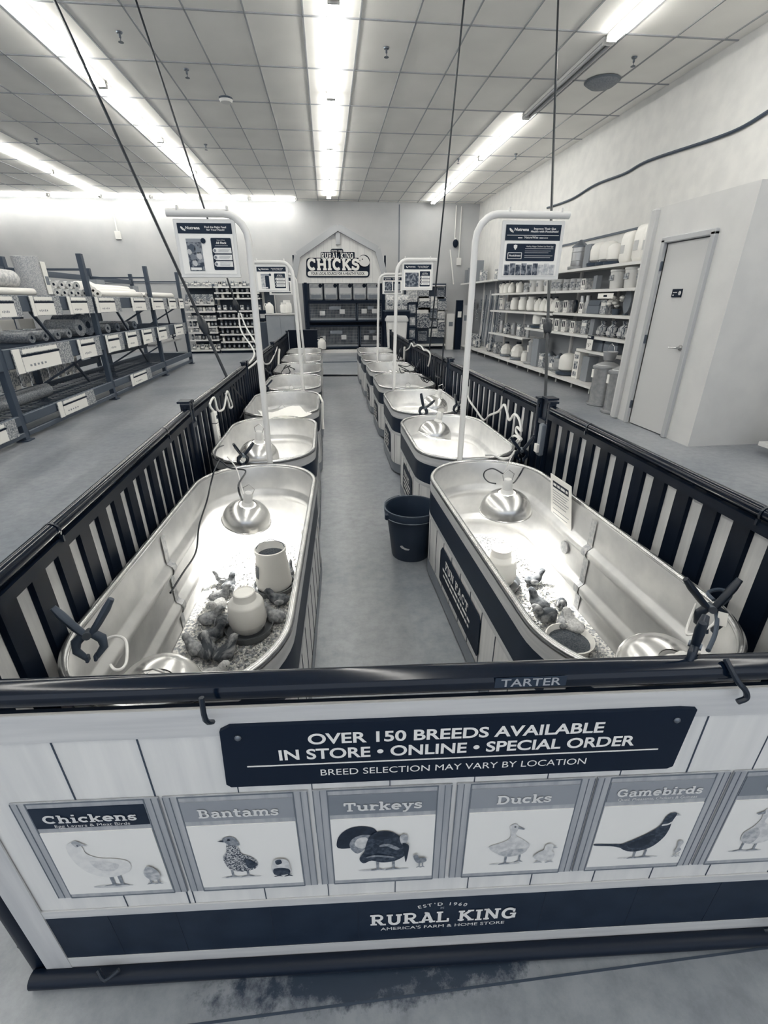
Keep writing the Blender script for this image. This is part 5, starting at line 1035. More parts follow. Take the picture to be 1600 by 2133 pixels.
# galvanised bins on the floor
def bin_(loc, label, first=[None]):
    if first[0]: return dup(first[0], loc, 0, label, 'galvanised bins by the shelving')
    t = thing('galvanised_bin', label, 'bin', loc, 0, 'galvanised bins by the shelving')
    MB().lathe([(.20, 0), (.21, .008), (.21, .03), (.17, .032), (.172, .05), (.182, .56), (.19, .565)], 28).build('bin_body', mat('bin_zinc', .40, .35, .8, noise=(20, 3), g2=.5), t, True)
    MB().lathe([(.195, .55), (.2, .56), (.198, .58), (.16, .595), (.155, .605), (.10, .625), (.095, .63), (.03, .64), (0, .642)], 28).build('lid', m_tin, t, True)
    MB().box((-.178, .05, .47), (.02, .05, .12)).build('paper_tag', PAPER, t)
    first[0] = t; return t
bin_((4.12, 6.30, 0), 'galvanised bin standing in front beside the tall corner post')
bin_((4.20, 6.86, 0), 'galvanised bin just behind the front bin by the corner post')
bin_((4.62, 6.70, 0), 'galvanised bin mostly hidden behind the corner post')
goods('feedbucket', (4.30, 7.0, .645), 0, 'shallow pan with wire bail on the rear galvanised bin', 'feed pans on the bins', .8)
goods('feedbucket', (4.56, 6.75, .645), 0, 'shallow pan with wire bail on the hidden bin by the post', 'feed pans on the bins', .9)
# poles and cards hanging in the far right corner
rnd = random.Random(5)
for k in range(9):
    xp = 1003+4.0*k; yy = y_at(xp, XF+.05, 1.2)
    tag(MB().tube([(XF+.04, yy, .22+.1*(k % 3)), (XF+.14, yy+.1, 1.75-.12*(k % 3))], .013, 6).build('display_pole', (LGREY, DGREY, MGREY)[k % 3], None, True), f'{ORD[k]} slanting pole from the corner in the far right shelf bay', 'pole', 'poles in the far right bay')
for k in range(8):
    yy = 13.55+.36*k; p_ = thing('hang_card', f'{ORD[k]} dark hanging pack from the near end in the corner bay', 'pack', (XF+.35, yy, 1.05+.3*(k % 2)), 0, 'packs hanging in the corner bay')
    MB().box((0, 0, .0), (.02, .14, .34)).build('pack_card', pack_mat(k % 2*3), p_); MB().box((.05, 0, .16), (.09, .006, .006)).build('peg', STEEL, p_)
# low shelf on the right beyond the small room
ls = shelving('low_shelf', 'white low shelf end with dark pan at the right edge', 4.50, WX-.005, 3.2, 4.25, [(.13, 3.2, 4.25, .46), (.66, 3.2, 4.05, .40)], 1.3, .13)
goods('wheel', (4.70, 4.02, .13), .4, 'dark round pan on the low shelf at the right edge', 'dark pans at the right edge', 1.1)
# ------------------------------------------------------------------ back wall jar shelving
YB0 = 15.90
def zy(ypix): return 2.06-(ypix-585)*.0138
XA = x_at(384, YB0, 1.0); XB = x_at(450, YB0, 1.0); XC = x_at(546, YB0, 1.0)
lvL = [zy(v) for v in (595.5, 630.6, 645.4, 662.6, 677, 689.4, 705.4, 726.8)]
lvR = [zy(v) for v in (595.5, 607.4, 618.7, 644.8, 659.7, 677.5, 694, 710, 725.6)]
shelving('jar_shelving', 'white-edged shelving of small goods on the back wall, left bay', XA, XB-.01, YB0, BY-.01, [(z, XA+.02, XB-.03, .62 if i < 7 else .78) for i, z in enumerate(lvL)], 2.0, .1, 'y')
shelving('jar_shelving', 'white-edged shelving of dark jars on the back wall, right bay', XB, XC, YB0, BY-.01, [(z, XB+.02, XC-.02, .62 if i < 8 else .78) for i, z in enumerate(lvR)], 2.0, .1, 'y')
XD = x_at(572, YB0, 1.0)
shelving('jar_shelving', 'dark pegboard bay on the back wall behind the grey cabinet', XC+.01, XD, YB0, BY-.01, [(zy(v), XC+.02, XD-.02, .62) for v in (595.5, 662, 689, 707, 725)], 2.0, .1, 'y')
def row(side, x0, x1, i, z, kinds, n, dn):
    d0 = BY-.01-.03-.62
    for k in range(n):
        kd, sc, ds = kinds[k % len(kinds)]
        goods(kd, (x0+.09+(x1-x0-.18)*k/(n-1), d0+.11, z+.001), PI/2, f'{ds}, {ORD[k]} from left, {dn} shelf of the {side} back bay', f'small goods on the {side} back bay', sc)
J = ('can2', 1.15, 'dark small jar'); JW = ('jar', .55, 'white small jar'); BX = ('box', .55, 'printed little box'); BG = ('bag', .62, 'printed little bag'); CN = ('can', .75, 'pale little can'); CT = ('carton', .72, 'open little carton')
DN = ['top', 'second', 'third', 'fourth', 'fifth', 'sixth', 'seventh', 'eighth', 'ninth']
row('left', XA, XB, 0, lvL[0], [BG, BX, CN, BX], 10, DN[0]); row('right', XB, XC, 0, lvR[0], [BX, CT, BG, CN, BG], 11, DN[0])
for i, (kk, n) in enumerate((([BG, CT, BX], 8), ([CN, BX, JW], 9), ([BX, CN], 9), ([J, J, JW], 8), ([JW, CN, BX], 10), ([J, CN, BX], 8), ([BG, CT], 7)), 1): row('left', XA, XB, i, lvL[i], kk, n, DN[i])
for i, (kk, n) in enumerate((([CN, J], 9), ([J, JW, J], 9), ([BG, BG, J], 8), ([J, CN], 10), ([J], 10), ([J, J, CN], 9), ([JW, J], 9), ([J], 9)), 1): row('right', XB, XC, i, lvR[i], [(a, min(s_, .95 if i in (1, 2, 4) else 1.3), c) for a, s_, c in kk], n, DN[i])
# packs hanging on the upper left of the left bay
for k in range(8):
    xx = XA+.12+(XB-XA-.22)*k/7; p_ = thing('hang_card', f'grey hanging pack, {ORD[k]} from the left under the top of the left back bay', 'pack', (xx, YB0+.26, zy(618)), 0, 'packs hanging in the left back bay')
    MB().box((0, 0, 0), (.10, .03, .20)).build('pack_card', pack_mat(1 if k % 2 else 3), p_); MB().box((0, .05, .09), (.006, .1, .006)).build('peg', STEEL, p_)
# grey cabinet with white bottles on top
cb = thing('cabinet', 'plain grey cabinet standing behind the left pen side', 'cabinet', (-1.15, 12.75, 0))
MB().box((0, 0, .59), (.68, .5, 1.18)).build('carcass', mat('grey_laminate', .24, .6, noise=(3, 3), g2=.28), cb); MB().box((0, -.005, 1.205), (.72, .54, .03), bev=.006).build('top', LGREY, cb)
for s in (-1, 1): MB().box((s*.171, -.255, .60), (.335, .012, 1.10), bev=.003).build('door', mat('grey_laminate', .24), cb)
goods('jug', (x_at(562, 12.65, 1.3), 12.65, 1.221), 0, 'white bottle standing at the left on the grey cabinet', 'containers on the cabinet', 1.15); goods('jar', (x_at(592, 12.65, 1.3), 12.65, 1.221), 0, 'white tub in the middle of the grey cabinet top', 'containers on the cabinet', 1.2)
goods('jar', (x_at(598, 12.8, 1.45), 12.72, 1.221), 0, 'second white tub at the right on the grey cabinet top', 'containers on the cabinet', 1.45)
tv = thing('dark_monitor', 'small dark screen on a stand left of the grey cabinet', 'screen', (x_at(545, 13.2, 1.2), 13.3, 0)); MB().box((0, 0, .5), (.22, .3, 1.0)).build('stand', DGREY, tv); MB().box((0, -.02, 1.16), (.26, .04, .26), bev=.01).build('screen', INK, tv); MB().box((.01, -.041, 1.15), (.12, .004, .10)).build('picture', LGREY, tv)
# ------------------------------------------------------------------ barn sign display with cages
YD = 15.45
def dX(xp, z): return x_at(xp, YD, z)
bn = thing('barn_display', 'barn-shaped display with shop name and slogan over chick cages', 'display', (.45, YD, 0))
def P3(*pp): return [tuple(py(a, b, YD)) for a, b in pp]
hp = P3((703, 478), (622, 533), (612, 590), (804, 590), (784, 522))
O = MB(); Mx = frame((0, YD, 0), (1, 0, 0), (0, 0, 1)); poly = [(p[0], p[2]) for p in reversed(hp)]
hdr = MB().prism(poly, -.04, 0, Mx).build('gable_board', mat('gable_white', .60, .5, noise=(3, 3), g2=.66, stretch=(6, 1, .4)), bn, world=True)
g = MB()
for xp in (645, 660, 676, 692, 712, 730, 746, 760, 776):
    xx = dX(xp, 2.5); top = 3.35-abs(xx-.42)*.52; g.box((xx, YD-.002, (1.98+top)/2), (.008, .004, top-1.98-.05))
g.build('board_seams', LGREY, hdr, world=True)
def beam(a, b, w, d, m, nm, par=bn):
    a, b = Vector(a), Vector(b); dr = (b-a).normalized(); M = Matrix.Translation((a+b)/2) @ dr.to_track_quat('X', 'Z').to_matrix().to_4x4()
    return MB().box((0, 0, 0), ((b-a).length, d, w), M).build(nm, m, par, world=True)
q = P3((703, 474), (620, 532), (611, 590), (786, 520), (806, 590))
for a, b in ((0, 1), (1, 2), (0, 3), (3, 4)):
    A, B = Vector(q[a]), Vector(q[b]); A.y = B.y = YD-.06; beam(A, B, .17, .14-.012*(a+b), mat('barn_trim', .38, .5), 'roof_trim')
beam((.43, YD-.06, 3.28), (.43, YD-.06, 2.98), .12, .05, mat('barn_trim', .38), 'king_post')
W2 = lambda xp, yp: py(xp, yp, YD-.012)
def plate(poly_px, off, m, nm, par):
    p = [py(a, b, YD-off) for a, b in poly_px]
    return MB().prism([(v.x, v.z) for v in reversed(p)], 0, .006, frame((0, YD-off, 0), (1, 0, 0), (0, 0, 1))).build(nm, m, par, world=True)
rrp = lambda x0, y0, x1, y1, r: [((x0+x1)/2+a, (y0+y1)/2+b) for a, b in rr(x1-x0, y1-y0, r, 5)]
plate(rrp(638, 537, 770, 578, 7), .012, INK, 'logo_backing', hdr); plate(rrp(668, 525, 739, 541, 2), .012, INK, 'logo_backing', hdr); plate(rrp(689, 518, 715, 528, 4), .012, INK, 'logo_backing', hdr); plate(blob(758, 544, 12.5, 13.5), .012, INK, 'logo_backing', hdr)
plate(rrp(641, 565, 767, 575, 4), .020, LETTER, 'slogan_plate', hdr)
mpx = (py(700, 550, YD)-py(701, 550, YD)).length
FR = lambda xp, yp, off: frame(tuple(py(xp, yp, YD-off)), (1, 0, 0), (0, 0, 1))
slab('CHICKS', 21.5*mpx, LETTER, hdr, FR(695, 563, .020), width=109*mpx, fat=1.15); slab('RURAL KING', 11*mpx, LETTER, hdr, FR(703, 539, .020), width=67*mpx, fat=.8)
txt("EST'D 1960", 4*mpx, LETTER, hdr, FR(702, 525.5, .020), width=22*mpx); txt('YOUR LOCAL SOURCE FOR A HEALTHY FLOCK', 5*mpx, INK, hdr, FR(704, 572.5, .028), width=113*mpx, bold=.02)
plate(sm([(748, 536), (757, 532), (766, 537), (770, 547), (765, 554), (757, 555), (750, 551), (747, 543)]), .020, mat('print_chick', .60), 'chick_mark', hdr)
plate(blob(755, 540, 1.2, 1.4), .027, INK, 'chick_mark', hdr); plate([(747, 542), (751, 541), (751, 545)], .027, GREY, 'chick_mark', hdr)
# frame, shelves, cages
MB().box((dX(709, .8), YD+.28, .05), (2.6, .62, .10)).build('base_plinth', OFFW, bn, world=True)
for xp in (640, 799):
    xx = dX(xp, 1.2); MB().box((xx, YD+.03, 1.0), (.09, .10, 2.0)).build('post', INK, bn, world=True)
for xp in (612, 803): beam((dX(xp, 2.4), YD+.12, 1.9), (dX(xp, 2.4), YD+.12, 2.72), .05, .05, INK, 'post')
MB().box((dX(720, 1), YD+.58, 1.0), (2.55, .03, 2.0)).build('back_panel', mat('display_back', .035, .6), bn, world=True)
for z in (1.50, 1.46, .92, .80, .14): MB().box((dX(720, z), YD+.28, z), (2.44, .58, .03)).build('shelf', INK, bn, world=True)
def bagx(xp, k):
    x0 = dX(xp, 1.75); t = thing('feed_bag', f'printed feed bag, {ORD[k]} from the left on the barn display', 'bag', (x0, YD+.22, 1.516), 0, 'feed bags under the barn sign')
    MB().rings([rr(.36, .16, .05, 3) and [(x_, y_, z_) for x_, y_ in rr(w_, d_, .04, 3)] for w_, d_, z_ in ((.34, .12, 0), (.40, .17, .04), (.40, .17, .34), (.38, .10, .43), (.37, .02, .455))]).build('bag_body', mat('kraft_bag', .30, .7, noise=(12, 3), g2=.40), t, 60)
    MB().box((0, -.087, .26), (.34, .004, .15)).build('label_panel', LGREY, t); MB().box((0, -.087, .10), (.30, .004, .10)).build('print_patch', MGREY, t)
    MB().lathe([(0, 0), (.055, 0), (.055, .004), (0, .004)], 14, M=frame((.14, -.088, .40), (1, 0, 0), (0, 0, 1))).build('round_badge', INK, t)
    return t
for k, xp in enumerate((658, 689, 720, 750, 779)): bagx(xp, k)
def cage(x0, x1, z0, z1, label, seed):
    a, b = dX(x0, z0), dX(x1, z0); t = thing('chick_cage', label, 'cage', ((a+b)/2, YD+.06, z0), 0, 'wire cages in the barn display'); w, h = b-a, z1-z0
    f = MB()
    for zz in (.012, h-.012): f.box((0, 0, zz), (w, .025, .024))
    for xx in (-w/2+.012, w/2-.012): f.box((xx, 0, h/2), (.024, .025, h))
    f.build('door_frame', mat('cage_frame', .05, .4), t)
    g_ = MB(); n = int(w/.045)
    for k in range(n): g_.box((-w/2+w*(k+.5)/n, 0, h/2), (.004, .004, h-.03))
    for k in range(7): g_.box((0, 0, h*(k+.5)/7), (w-.03, .004, .004))
    g_.build('wire_grid', mat('cage_wire', .42, .4, .4), t)
    MB().box((0, .42, h/2), (w-.03, .02, h-.03)).build('rear_wall', mat('cage_back', .05, .6, noise=(5, 4), g2=.16), t)
    r = random.Random(seed)
    for k in range(2): MB().box((-w*.22+w*.42*k, -.02, h*(.42+.12*r.random())), (.16, .03, .13)).build('feeder_cup', LGREY, t)
    MB().box((w*.05, -.016, h*.72), (w*.25, .012, .10)).build('card', MGREY, t)
    MB().box((0, .2, .05), (w-.06, .36, .05)).build('litter_tray', GREY, t)
    return t
cage(645, 743, .94, 1.44, 'upper wide wire cage on the left of the barn display', 1); cage(745, 796, .94, 1.44, 'upper small wire cage on the right of the barn display', 2)
cage(645, 748, .16, .78, 'lower wide wire cage on the left of the barn display', 3); cage(751, 796, .16, .78, 'lower small wire cage on the right of the barn display', 4)
goods('jug', (dX(670, .4), YD-.05, .115), 0, 'white jug in front of the lower left cage', 'jug at the barn display', 1.5)
# end panel of the pen, floor pipe and shadow strip
ep = thing('pen_gate', 'solid dark end panel at the far left corner of the pen', 'gate', (-.84, 10.62, 0)); MB().box((.31, 0, .46), (.60, .03, .92)).build('end_sheet', mat('black_rib', .008), ep); MB().tube([(0, 0, .93), (.62, 0, .93)], .02, 10).build('top_rail', RAILF, ep, True)
tag(MB().tube([(-.16, 10.47, .02), (1.0, 10.36, .02)], .02, 10).build('floor_pipe', RAIL, None, True), 'shiny black pipe lying across the far end of the aisle', 'pipe')
tag(MB().box((.42, 13.0, .006), (2.2, .12, .012)).build('shadow_strip', DGREY), 'dark flat strip put in as a shadow line before the barn display', 'shadow strip')  # shadow line across the floor, laid in as a dark strip
# bin, counter and packs right of the barn
tb = thing('trash_bin', 'white tapered bin standing behind the right pen side', 'bin', (1.90, 13.6, 0))
MB().rings([loop(.44, .38, .05, 0, 0, 4), loop(.55, .46, .06, 0, .98, 4)]).build('bin_body', OFFW, tb, 50); MB().rings([loop(.60, .50, .06, 0, .98, 4), loop(.60, .50, .06, 0, 1.04, 4), loop(.50, .40, .05, 0, 1.12, 4)]).build('lid', LGREY, tb, 50)
ct = thing('counter', 'dark counter unit behind the white bin', 'counter', (2.12, 15.2, 0)); MB().box((0, 0, .60), (.74, .5, 1.2)).build('carcass', INK, ct); MB().box((0, 0, 1.215), (.78, .54, .03)).build('top', DGREY, ct)
for k, xp in enumerate((812, 828, 843)):
    p_ = thing('feed_bag', f'pale printed bag, {ORD[k]} from the left on the dark counter', 'bag', (x_at(xp, 15.1, 1.4), 15.1, 1.232), 0, 'bags on the dark counter'); MB().rings([[(x_, y_, z_) for x_, y_ in rr(w_, d_, .03, 3)] for w_, d_, z_ in ((.20, .10, 0), (.23, .13, .03), (.23, .13, .36), (.22, .03, .43))]).build('bag_body', pack_mat(2), p_, 60); MB().box((0, -.067, .2), (.16, .004, .16)).build('label', pack_mat(0), p_)
pg = thing('pegboard', 'dark pegboard of hanging packs on the back wall', 'pegboard', (3.25, 16.55, 0)); MB().box((0, 0, 1.0), (1.40, .04, 2.0)).build('board', mat('peg_board', .05, .6), pg)
MB().box((.35, -.12, 1.93), (.55, .26, .03)).build('top_shelf', m_shelf, pg); MB().box((0, -.2, .12), (1.40, .44, .05)).build('base_shelf', m_shelf, pg)
rows_ = [(858, 612, 20, 26), (882, 606, 20, 24), (884, 634, 22, 26), (918, 610, 14, 20), (904, 630, 12, 20), (921, 634, 16, 24), (880, 662, 26, 34), (902, 655, 14, 16), (919, 655, 14, 14), (902, 672, 14, 14), (919, 675, 14, 16), (880, 700, 16, 16), (902, 693, 16, 14), (919, 694, 14, 14)]
for k, (xp, yp, w_, h_) in enumerate(rows_):
    c = py(xp, yp, 16.44); p_ = thing('hang_card', f'{ORD[k] if k < 15 else k} hanging pack counted by rows from top left on the dark pegboard', 'pack', tuple(c), 0, 'packs on the dark pegboard'); s_ = .0185
    MB().box((0, 0, 0), (w_*s_, .03, h_*s_)).build('pack_card', pack_mat((2, 1, 0, 3)[k % 4]), p_); MB().box((0, -.017, h_*s_*.3), (w_*s_*.8, .004, h_*s_*.18)).build('label', (LETTER, DGREY)[k % 2], p_); MB().box((0, .055, h_*s_*.45), (.01, .09, .01)).build('peg', STEEL, p_)
fr_ = thing('floor_rack', 'narrow dark upright rack beside the pegboard', 'rack', (x_at(858, 15.0, .8), 15.0, 0))
f = MB()
for s in (-1, 1): f.box((s*.13, 0, .72), (.03, .05, 1.44))
for zz in (.05, .4, .75, 1.1, 1.43): f.box((0, 0, zz), (.24, .05, .03))
f.build('frame', INK, fr_)
for k in range(4): MB().box((0, .03, .22+.35*k), (.20, .03, .22)).build('panel', pack_mat((2, 1)[k % 2]), fr_)
for k, (xp, w_, h_, m_, lab) in enumerate(((938, .22, 1.1, OFFW, 'tall white carton leaning in the right back corner'), (955, .20, 1.5, INK, 'tall black printed carton in the right back corner'), (968, .20, 1.35, LGREY, 'tall grey carton beside the black one in the corner'))):
    xx = x_at(xp, 15.9, .6); p_ = thing('long_carton', lab, 'carton', (xx, 15.95, 0.0), 0, 'long cartons in the back corner'); MB().box((0, 0, h_/2), (w_, .16, h_), bev=.004).build('carton_body', m_, p_); MB().box((0, -.081, h_*.72), (w_*.6, .004, h_*.12)).build('label', PAPER if m_ is INK else MGREY, p_)
# ------------------------------------------------------------------ left pallet rack
m_rack = mat('rack_steel', .055, .45); m_beam = mat('rack_beam', .075, .42)
RX0, RX1 = -3.65, -4.75; RY = [3.25, 5.80, 8.35, 11.10, 13.30]
rk = thing('pallet_rack', 'long dark steel pallet rack with price signs along the left aisle', 'rack', (RX0, RY[0], 0)); W_ = dict(world=True)
for i, yy in enumerate(RY):
    for xx, h_ in ((RX0, 2.16), (RX1, 2.12)):
        u = MB().box((xx, yy, h_/2), (.07, .08, h_)); u.box((xx, yy, .008), (.13, .14, .016)); u.build('upright', m_rack, rk, **W_)
    for z0, z1 in ((.25, .85), (.85, 1.45)): beam((RX0, yy, z1), (RX1, yy, z0), .03, .03, m_rack, 'brace', rk)
    beam((RX0, yy, 1.95), (RX1, yy, 1.95), .03, .03, m_rack, 'brace', rk)
for a, b in zip(RY, RY[1:]):
    for z0, z1 in ((1.40, 1.58), (.80, 1.02), (.19, .30), (.05, .11)):
        for xx in (RX0+.02, RX1): MB().box((xx, (a+b)/2, (z0+z1)/2), (.05, b-a-.08, (z1-z0)*(1 if xx > -4 else .7)), bev=.008).build('beam', m_beam, rk, **W_)
    for z in (1.56, 1.0, .28):
        s = MB(); n = int((b-a)/.09)
        for k in range(n): s.box(((RX0+RX1)/2, a+.06+(b-a-.12)*k/(n-1), z), (RX0-RX1-.06, .008, .008))
        for k in range(6): s.box((RX1+.1+(RX0-RX1-.2)*k/5, (a+b)/2, z-.006), (.008, b-a-.1, .008))
        s.build('wire_deck', m_rack, rk, **W_)
    MB().box((RX1, (a+b)/2, 1.94), (.04, b-a-.08, .09)).build('beam', m_beam, rk, **W_)
    beam((RX0-.02, a+.9, 1.40), (RX0-.3, b-.05, .32), .035, .03, m_rack, 'brace', rk)
def card_sign(y0, y1, z0, z1, label):
    t = thing('price_sign', label, 'price sign', (RX0+.062, (y0+y1)/2, z0), 0, 'price signs on the left rack'); w, h = y1-y0, z1-z0
    MB().box((0, 0, h/2), (.006, w, h)).build('sheet', m_lab, t)
    MB().box((.004, -w*.44, h/2), (.003, w*.10, h)).build('white_edge', PAPER, t); MB().box((.004, -w*.07, h*.33), (.003, w*.62, h*.60)).build('price_panel', PAPER, t)
    MB().box((.004, -w*.06, h*.86), (.003, w*.58, h*.17)).build('title_strip', PAPER, t); MB().box((.005, -w*.06, h*.69), (.003, w*.64, h*.09)).build('dark_strip', INK, t)
    p_ = MB()
    for k in range(5): p_.box((.0062, -w*.28+w*.06*k, h*.26), (.001, w*.03, h*.08*(1+.4*(k % 2))))
    p_.build('price_digits', GREY, t)
    return t
def yl(xp, z): return px_y(xp, RX0+.06, z)
def px_y(xp, X, z):
    a, b = 2.5, 17.
    for _ in range(40):
        m = (a+b)/2
        if proj((X, m, z)) < xp: a = m
        else: b = m
    return (a+b)/2
for k, (a, b) in enumerate(((-15, 40), (62, 125), (140, 192), (198, 250), (273, 311), (315, 347), (350, 370), (372, 384))): card_sign(yl(a, 1.5), yl(b, 1.5), 1.345, 1.575, f'price sign on the top beam of the left rack, {ORD[k]} from the camera')
for k, (a, b, zz) in enumerate(((28, 148, .74), (163, 208, .74), (221, 256, .74), (263, 291, .74), (296, 322, .74), (328, 352, .74), (364, 386, .76))): card_sign(yl(a, .9), yl(b, .9), zz, 1.01, f'price sign on the middle beam of the left rack, {ORD[k]} from the camera')
for k, (a, b) in enumerate(((-60, 35), (122, 197), (273, 315))): card_sign(yl(a, .2), yl(b, .2), .10, .30, f'price sign on the lowest beam of the left rack, {ORD[k]} from the camera')
def roll(name, a, b, r, m, label, hole=True):
    t = thing(name, label, 'roll', tuple(Vector(a)), 0, 'rolls on the left rack'); a, b = Vector(a), Vector(b); d = (b-a).normalized(); M = Matrix.Translation(a) @ d.to_track_quat('Z', 'Y').to_matrix().to_4x4(); L = (b-a).length
    MB().lathe([(r*.35, 0), (r, 0), (r, L), (r*.35, L)], 18, M=M, cap=(False, False)).build('roll_body', m, t, True, world=True)
    if hole: MB().lathe([(r*.36, .0), (r*.36, L)], 12, M=M).build('core', INK, t, True, world=True)
    return t
m_net = mat('netting_film', .40, .5, noise=(30, 3), g2=.66); m_wire = mat('wire_roll', .16, .5, .3, noise=(60, 2), g2=.36); m_dark_roll = mat('dark_mesh', .06, .6, noise=(40, 3), g2=.18)
yv = px_y(75, -3.78, 1.7); roll('netting_roll', (-3.80, yv, 1.575), (-3.80, yv-.04, 2.04), .15, mat('mesh_roll_print', .30, .6, noise=(70, 3), g2=.5), 'upright roll of mesh with label on the top deck of the left rack', False)
lb = thing('roll_label', 'pale printed label band on the upright mesh roll', 'label', (-3.64, yv, 1.60)); MB().box((0, .03, .19), (.01, .10, .38)).build('label_sheet', PAPER, lb); MB().box((.006, .03, .16), (.003, .08, .10)).build('print_patch', MGREY, lb)
roll('netting_roll', (-3.75, 5.0, 1.78), (-3.80, 6.75, 1.76), .10, m_net, 'thick pale roll at the near end of the top deck'); roll('netting_roll', (-3.73, 4.7, 1.62), (-3.73, 7.0, 1.62), .045, mat('white_film', .8), 'thin white roll along the front of the top deck', False)
for k in range(6): roll('netting_roll', (-3.74, 7.62+.2*k, 1.625), (-4.6, 8.0+.2*k, 1.63), .055, m_net, f'{ORD[k]} netting roll from the near end in the lower layer of the stack')
for k in range(4): roll('netting_roll', (-3.78, 7.66+.22*k, 1.73), (-4.6, 8.02+.22*k, 1.735), .055, m_net, f'{ORD[k]} netting roll from the near end in the upper layer of the stack')
for k in range(3): roll('netting_roll', (-3.75-.1*k, 8.9+.1*k, 1.625+.05*k), (-3.80-.1*k, 10.9, 1.625+.05*k), .06, mat('white_film', .8), f'{ORD[k]} long white roll from the aisle on the third bay top', False)
for k in range(2): roll('netting_roll', (-3.76-.16*k, 11.3, 1.63), (-3.80-.16*k, 13.1, 1.63), .06, mat('white_film', .8), f'{ORD[k]} long white roll from the aisle on the farthest bay top', False)
roll('wire_spool', (-3.80, px_y(170, -3.9, 1.16), 1.17), (-4.3, px_y(170, -3.9, 1.16)+.1, 1.17), .155, m_dark_roll, 'round dark spool with open core on the middle deck'); roll('wire_spool', (-3.80, px_y(152, -3.9, 1.16), 1.14), (-4.3, px_y(152, -3.9, 1.16)+.1, 1.14), .12, m_wire, 'smaller dark spool left of the round one on the middle deck')
for k in range(4): roll('wire_roll', (-3.85, 6.9+.32*k, 1.08), (-4.6, 7.0+.32*k, 1.08), .065, m_wire, f'{ORD[k]} grey wire roll from the camera on the middle deck')
for k in range(5): roll('wire_roll', (-3.85, 8.8+.42*k, 1.08), (-4.6, 8.95+.42*k, 1.08), .075, (m_dark_roll, m_wire)[k % 2], f'{ORD[k]} bundled roll past the dark spool on the middle deck')
roll('wire_roll', (-3.95, 5.2, .38), (-4.0, 7.15, .38), .085, m_wire, 'long grey wire roll on the lowest deck of the left rack'); roll('wire_roll', (-3.90, 4.0, .39), (-3.95, 5.35, .39), .10, m_dark_roll, 'thick dark roll nearest the camera on the lowest deck')
roll('wire_roll', (-3.95, 8.6, .74), (-3.95, 11.0, .70), .10, mat('dark_tube', .06, .4), 'long dark tube slung under the middle beam past the second post', False)
tag(MB().box((-3.95, 12.3, .62), (.30, 2.0, .04), Matrix.Translation((0, 0, 0))).build('pale_board', LGREY), 'pale flat board on the farthest bay of the left rack', 'board')
for k, (y0, y1) in enumerate(((7.58, 7.92), (8.03, 8.42))):
    tag(MB().box((-4.62, (y0+y1)/2, 1.14), (.05, y1-y0, .27), bev=.004).build('white_sheet', PAPER), f'{("nearer", "farther")[k]} white panel standing on the middle deck behind the near post', 'panel')
for k in range(9):
    yy = 7.3+.27*k; p_ = thing('glove_pack', f'dark hanging pack with pale header, {ORD[k]} from the camera behind the lowest deck', 'pack', (-4.83, yy+.3, .28), 0, 'packs hanging behind the left rack'); MB().box((0, 0, .20), (.05, .19, .40), bev=.02).build('pack_body', pack_mat(1), p_); MB().box((.028, 0, .33), (.004, .15, .14)).build('header_card', OFFW, p_); MB().box((.028, 0, .02), (.004, .12, .06)).build('foot_card', PAPER, p_)
bb = thing('white_bag', 'plump white sack on the third bay top of the left rack', 'sack', (-4.25, 9.6, 1.575)); MB().rings([loop(.3, .55, .1, 0, 0, 4), loop(.38, .66, .14, 0, .08, 4), loop(.34, .60, .14, 0, .20, 4), loop(.15, .35, .06, 0, .26, 4)]).build('sack_body', WHITE, bb, 70)
for k, (yy, s_) in enumerate(((10.1, .3), (10.6, .22), (11.8, .24))): tag(MB().box((-4.3, yy, 1.575+s_/2), (.3, .34, s_), bev=.004).build('carton', mat('grey_carton', .24)), f'{ORD[k]} small grey carton from the camera on the far bay tops', 'carton')
# second row of racking behind
r2 = thing('pallet_rack', 'second dark rack row seen through the first', 'rack', (-5.3, 6, 0))
for yy in (6.6, 9.2, 11.8): MB().box((-5.3, yy, .9), (.07, .08, 1.8)).build('upright', m_rack, r2, **W_)
for z in (.3, .95, 1.5): MB().box((-5.3, 9.2, z), (.05, 5.3, .12)).build('beam', m_beam, r2, **W_)
# ------------------------------------------------------------------ small fixtures on walls and ceiling
for k, (a, b, lab) in enumerate(((805, 98, 'sprinkler head between the centre and right light rows'), (248, 65, 'sprinkler head left of the centre light row near the front'), (388, 143, 'sprinkler head under the left light row'), (428, 300, 'sprinkler head left of centre toward the back'), (75, 288, 'sprinkler head above the far left row'), (1322, 118, 'sprinkler head near the right wall'), (955, 330, 'sprinkler head right of centre toward the back'), (1075, 320, 'sprinkler head close to the right light row'))):
    c = pz(a, b, CEIL); t = thing('sprinkler', lab, 'sprinkler', (c.x, c.y, CEIL-.005), 0, 'ceiling sprinklers')
    MB().lathe([(.0, 0), (.035, 0), (.03, -.012), (.012, -.014), (.012, -.05), (.004, -.055), (.004, -.085), (.0, -.085)], 14).build('sprinkler_body', mat('dull_zinc', .16), t, True); MB().lathe([(.0, -.085), (.028, -.086), (.03, -.09), (.0, -.091)], 14).build('deflector', mat('dull_zinc', .16), t, True)
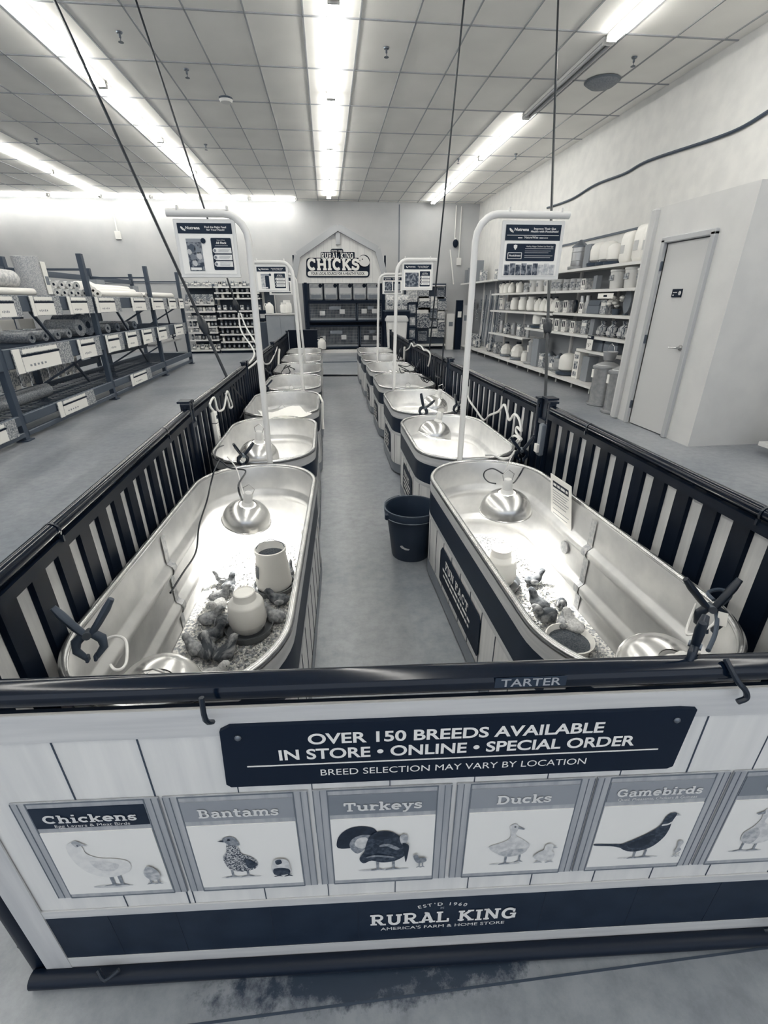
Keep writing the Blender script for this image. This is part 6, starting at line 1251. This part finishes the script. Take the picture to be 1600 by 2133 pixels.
c = pz(470, 202, CEIL); t = thing('smoke_detector', 'white round smoke detector on the ceiling left of centre', 'smoke detector', (c.x, c.y, CEIL-.005)); MB().lathe([(0, 0), (.10, 0), (.10, -.03), (.08, -.06), (0, -.062)], 22).build('housing', OFFW, t, True); MB().lathe([(.1005, -.005), (.101, -.02), (.1005, -.03)], 22, cap=(False, False)).build('dark_ring', DGREY, t, True)
c = pz(1255, 168, CEIL); t = thing('ceiling_speaker', 'round flat speaker dome on the ceiling by the right light row', 'speaker', (c.x, c.y, CEIL-.005)); MB().lathe([(0, 0), (.22, 0), (.22, -.02), (.16, -.06), (0, -.075)], 26).build('dome', mat('speaker_grille', .22, .7, noise=(60, 2), g2=.3), t, True); MB().lathe([(.22, 0), (.24, -.004), (.22, -.02)], 26, cap=(False, False)).build('ring', MGREY, t, True)
def conduit(xp0, yp0, yp1, label, box=True):
    a = py(xp0, yp0, BY-.03); b = py(xp0, yp1, BY-.03); b.x = a.x; t = thing('conduit', label, 'conduit', tuple(b)); MB().tube([a, b], .018, 8).build('pipe', OFFW, t, True, world=True)
    if box: MB().box(tuple(b), (.16, .05, .22), bev=.01).build('outlet_box', OFFW, t, world=True)
    return t
conduit(962, 430, 545, 'white conduit with outlet box in the right back corner'); conduit(232, 425, 490, 'short white conduit with small box on the left back wall')
conduit(951, 428, 500, 'white conduit ending in a dark knob near the corner', False); t = thing('pull_knob', 'dark round knob at the end of the conduit', 'knob', tuple(py(949, 507, BY-.06))); MB().ell((0, 0, 0), (.09, .05, .12)).build('knob_body', INK, t, True); MB().lathe([(.02, .09), (.02, .16)], 8).build('stem', OFFW, t)  # dark round knob with a stem at the conduit end
tag(MB().tube([tuple(py(938, 520, BY-.06)), tuple(py(945, 592, BY-.3))], .02, 7).build('white_rod', OFFW, None, True), 'thin white rod leaning in the corner above the pegboard', 'rod')
cord('wall_cable', [px(1600, 232, 4.95), px(1540, 268, 4.95), px(1470, 295, 4.95), px(1350, 335, 4.95), px(1300, 362, 4.95), px(1240, 385, 4.95), px(1190, 415, 4.95), px(1140, 433, 4.95)], .020, mat('grey_cord', .06), 'dark cable sagging across the right wall', 'cable')
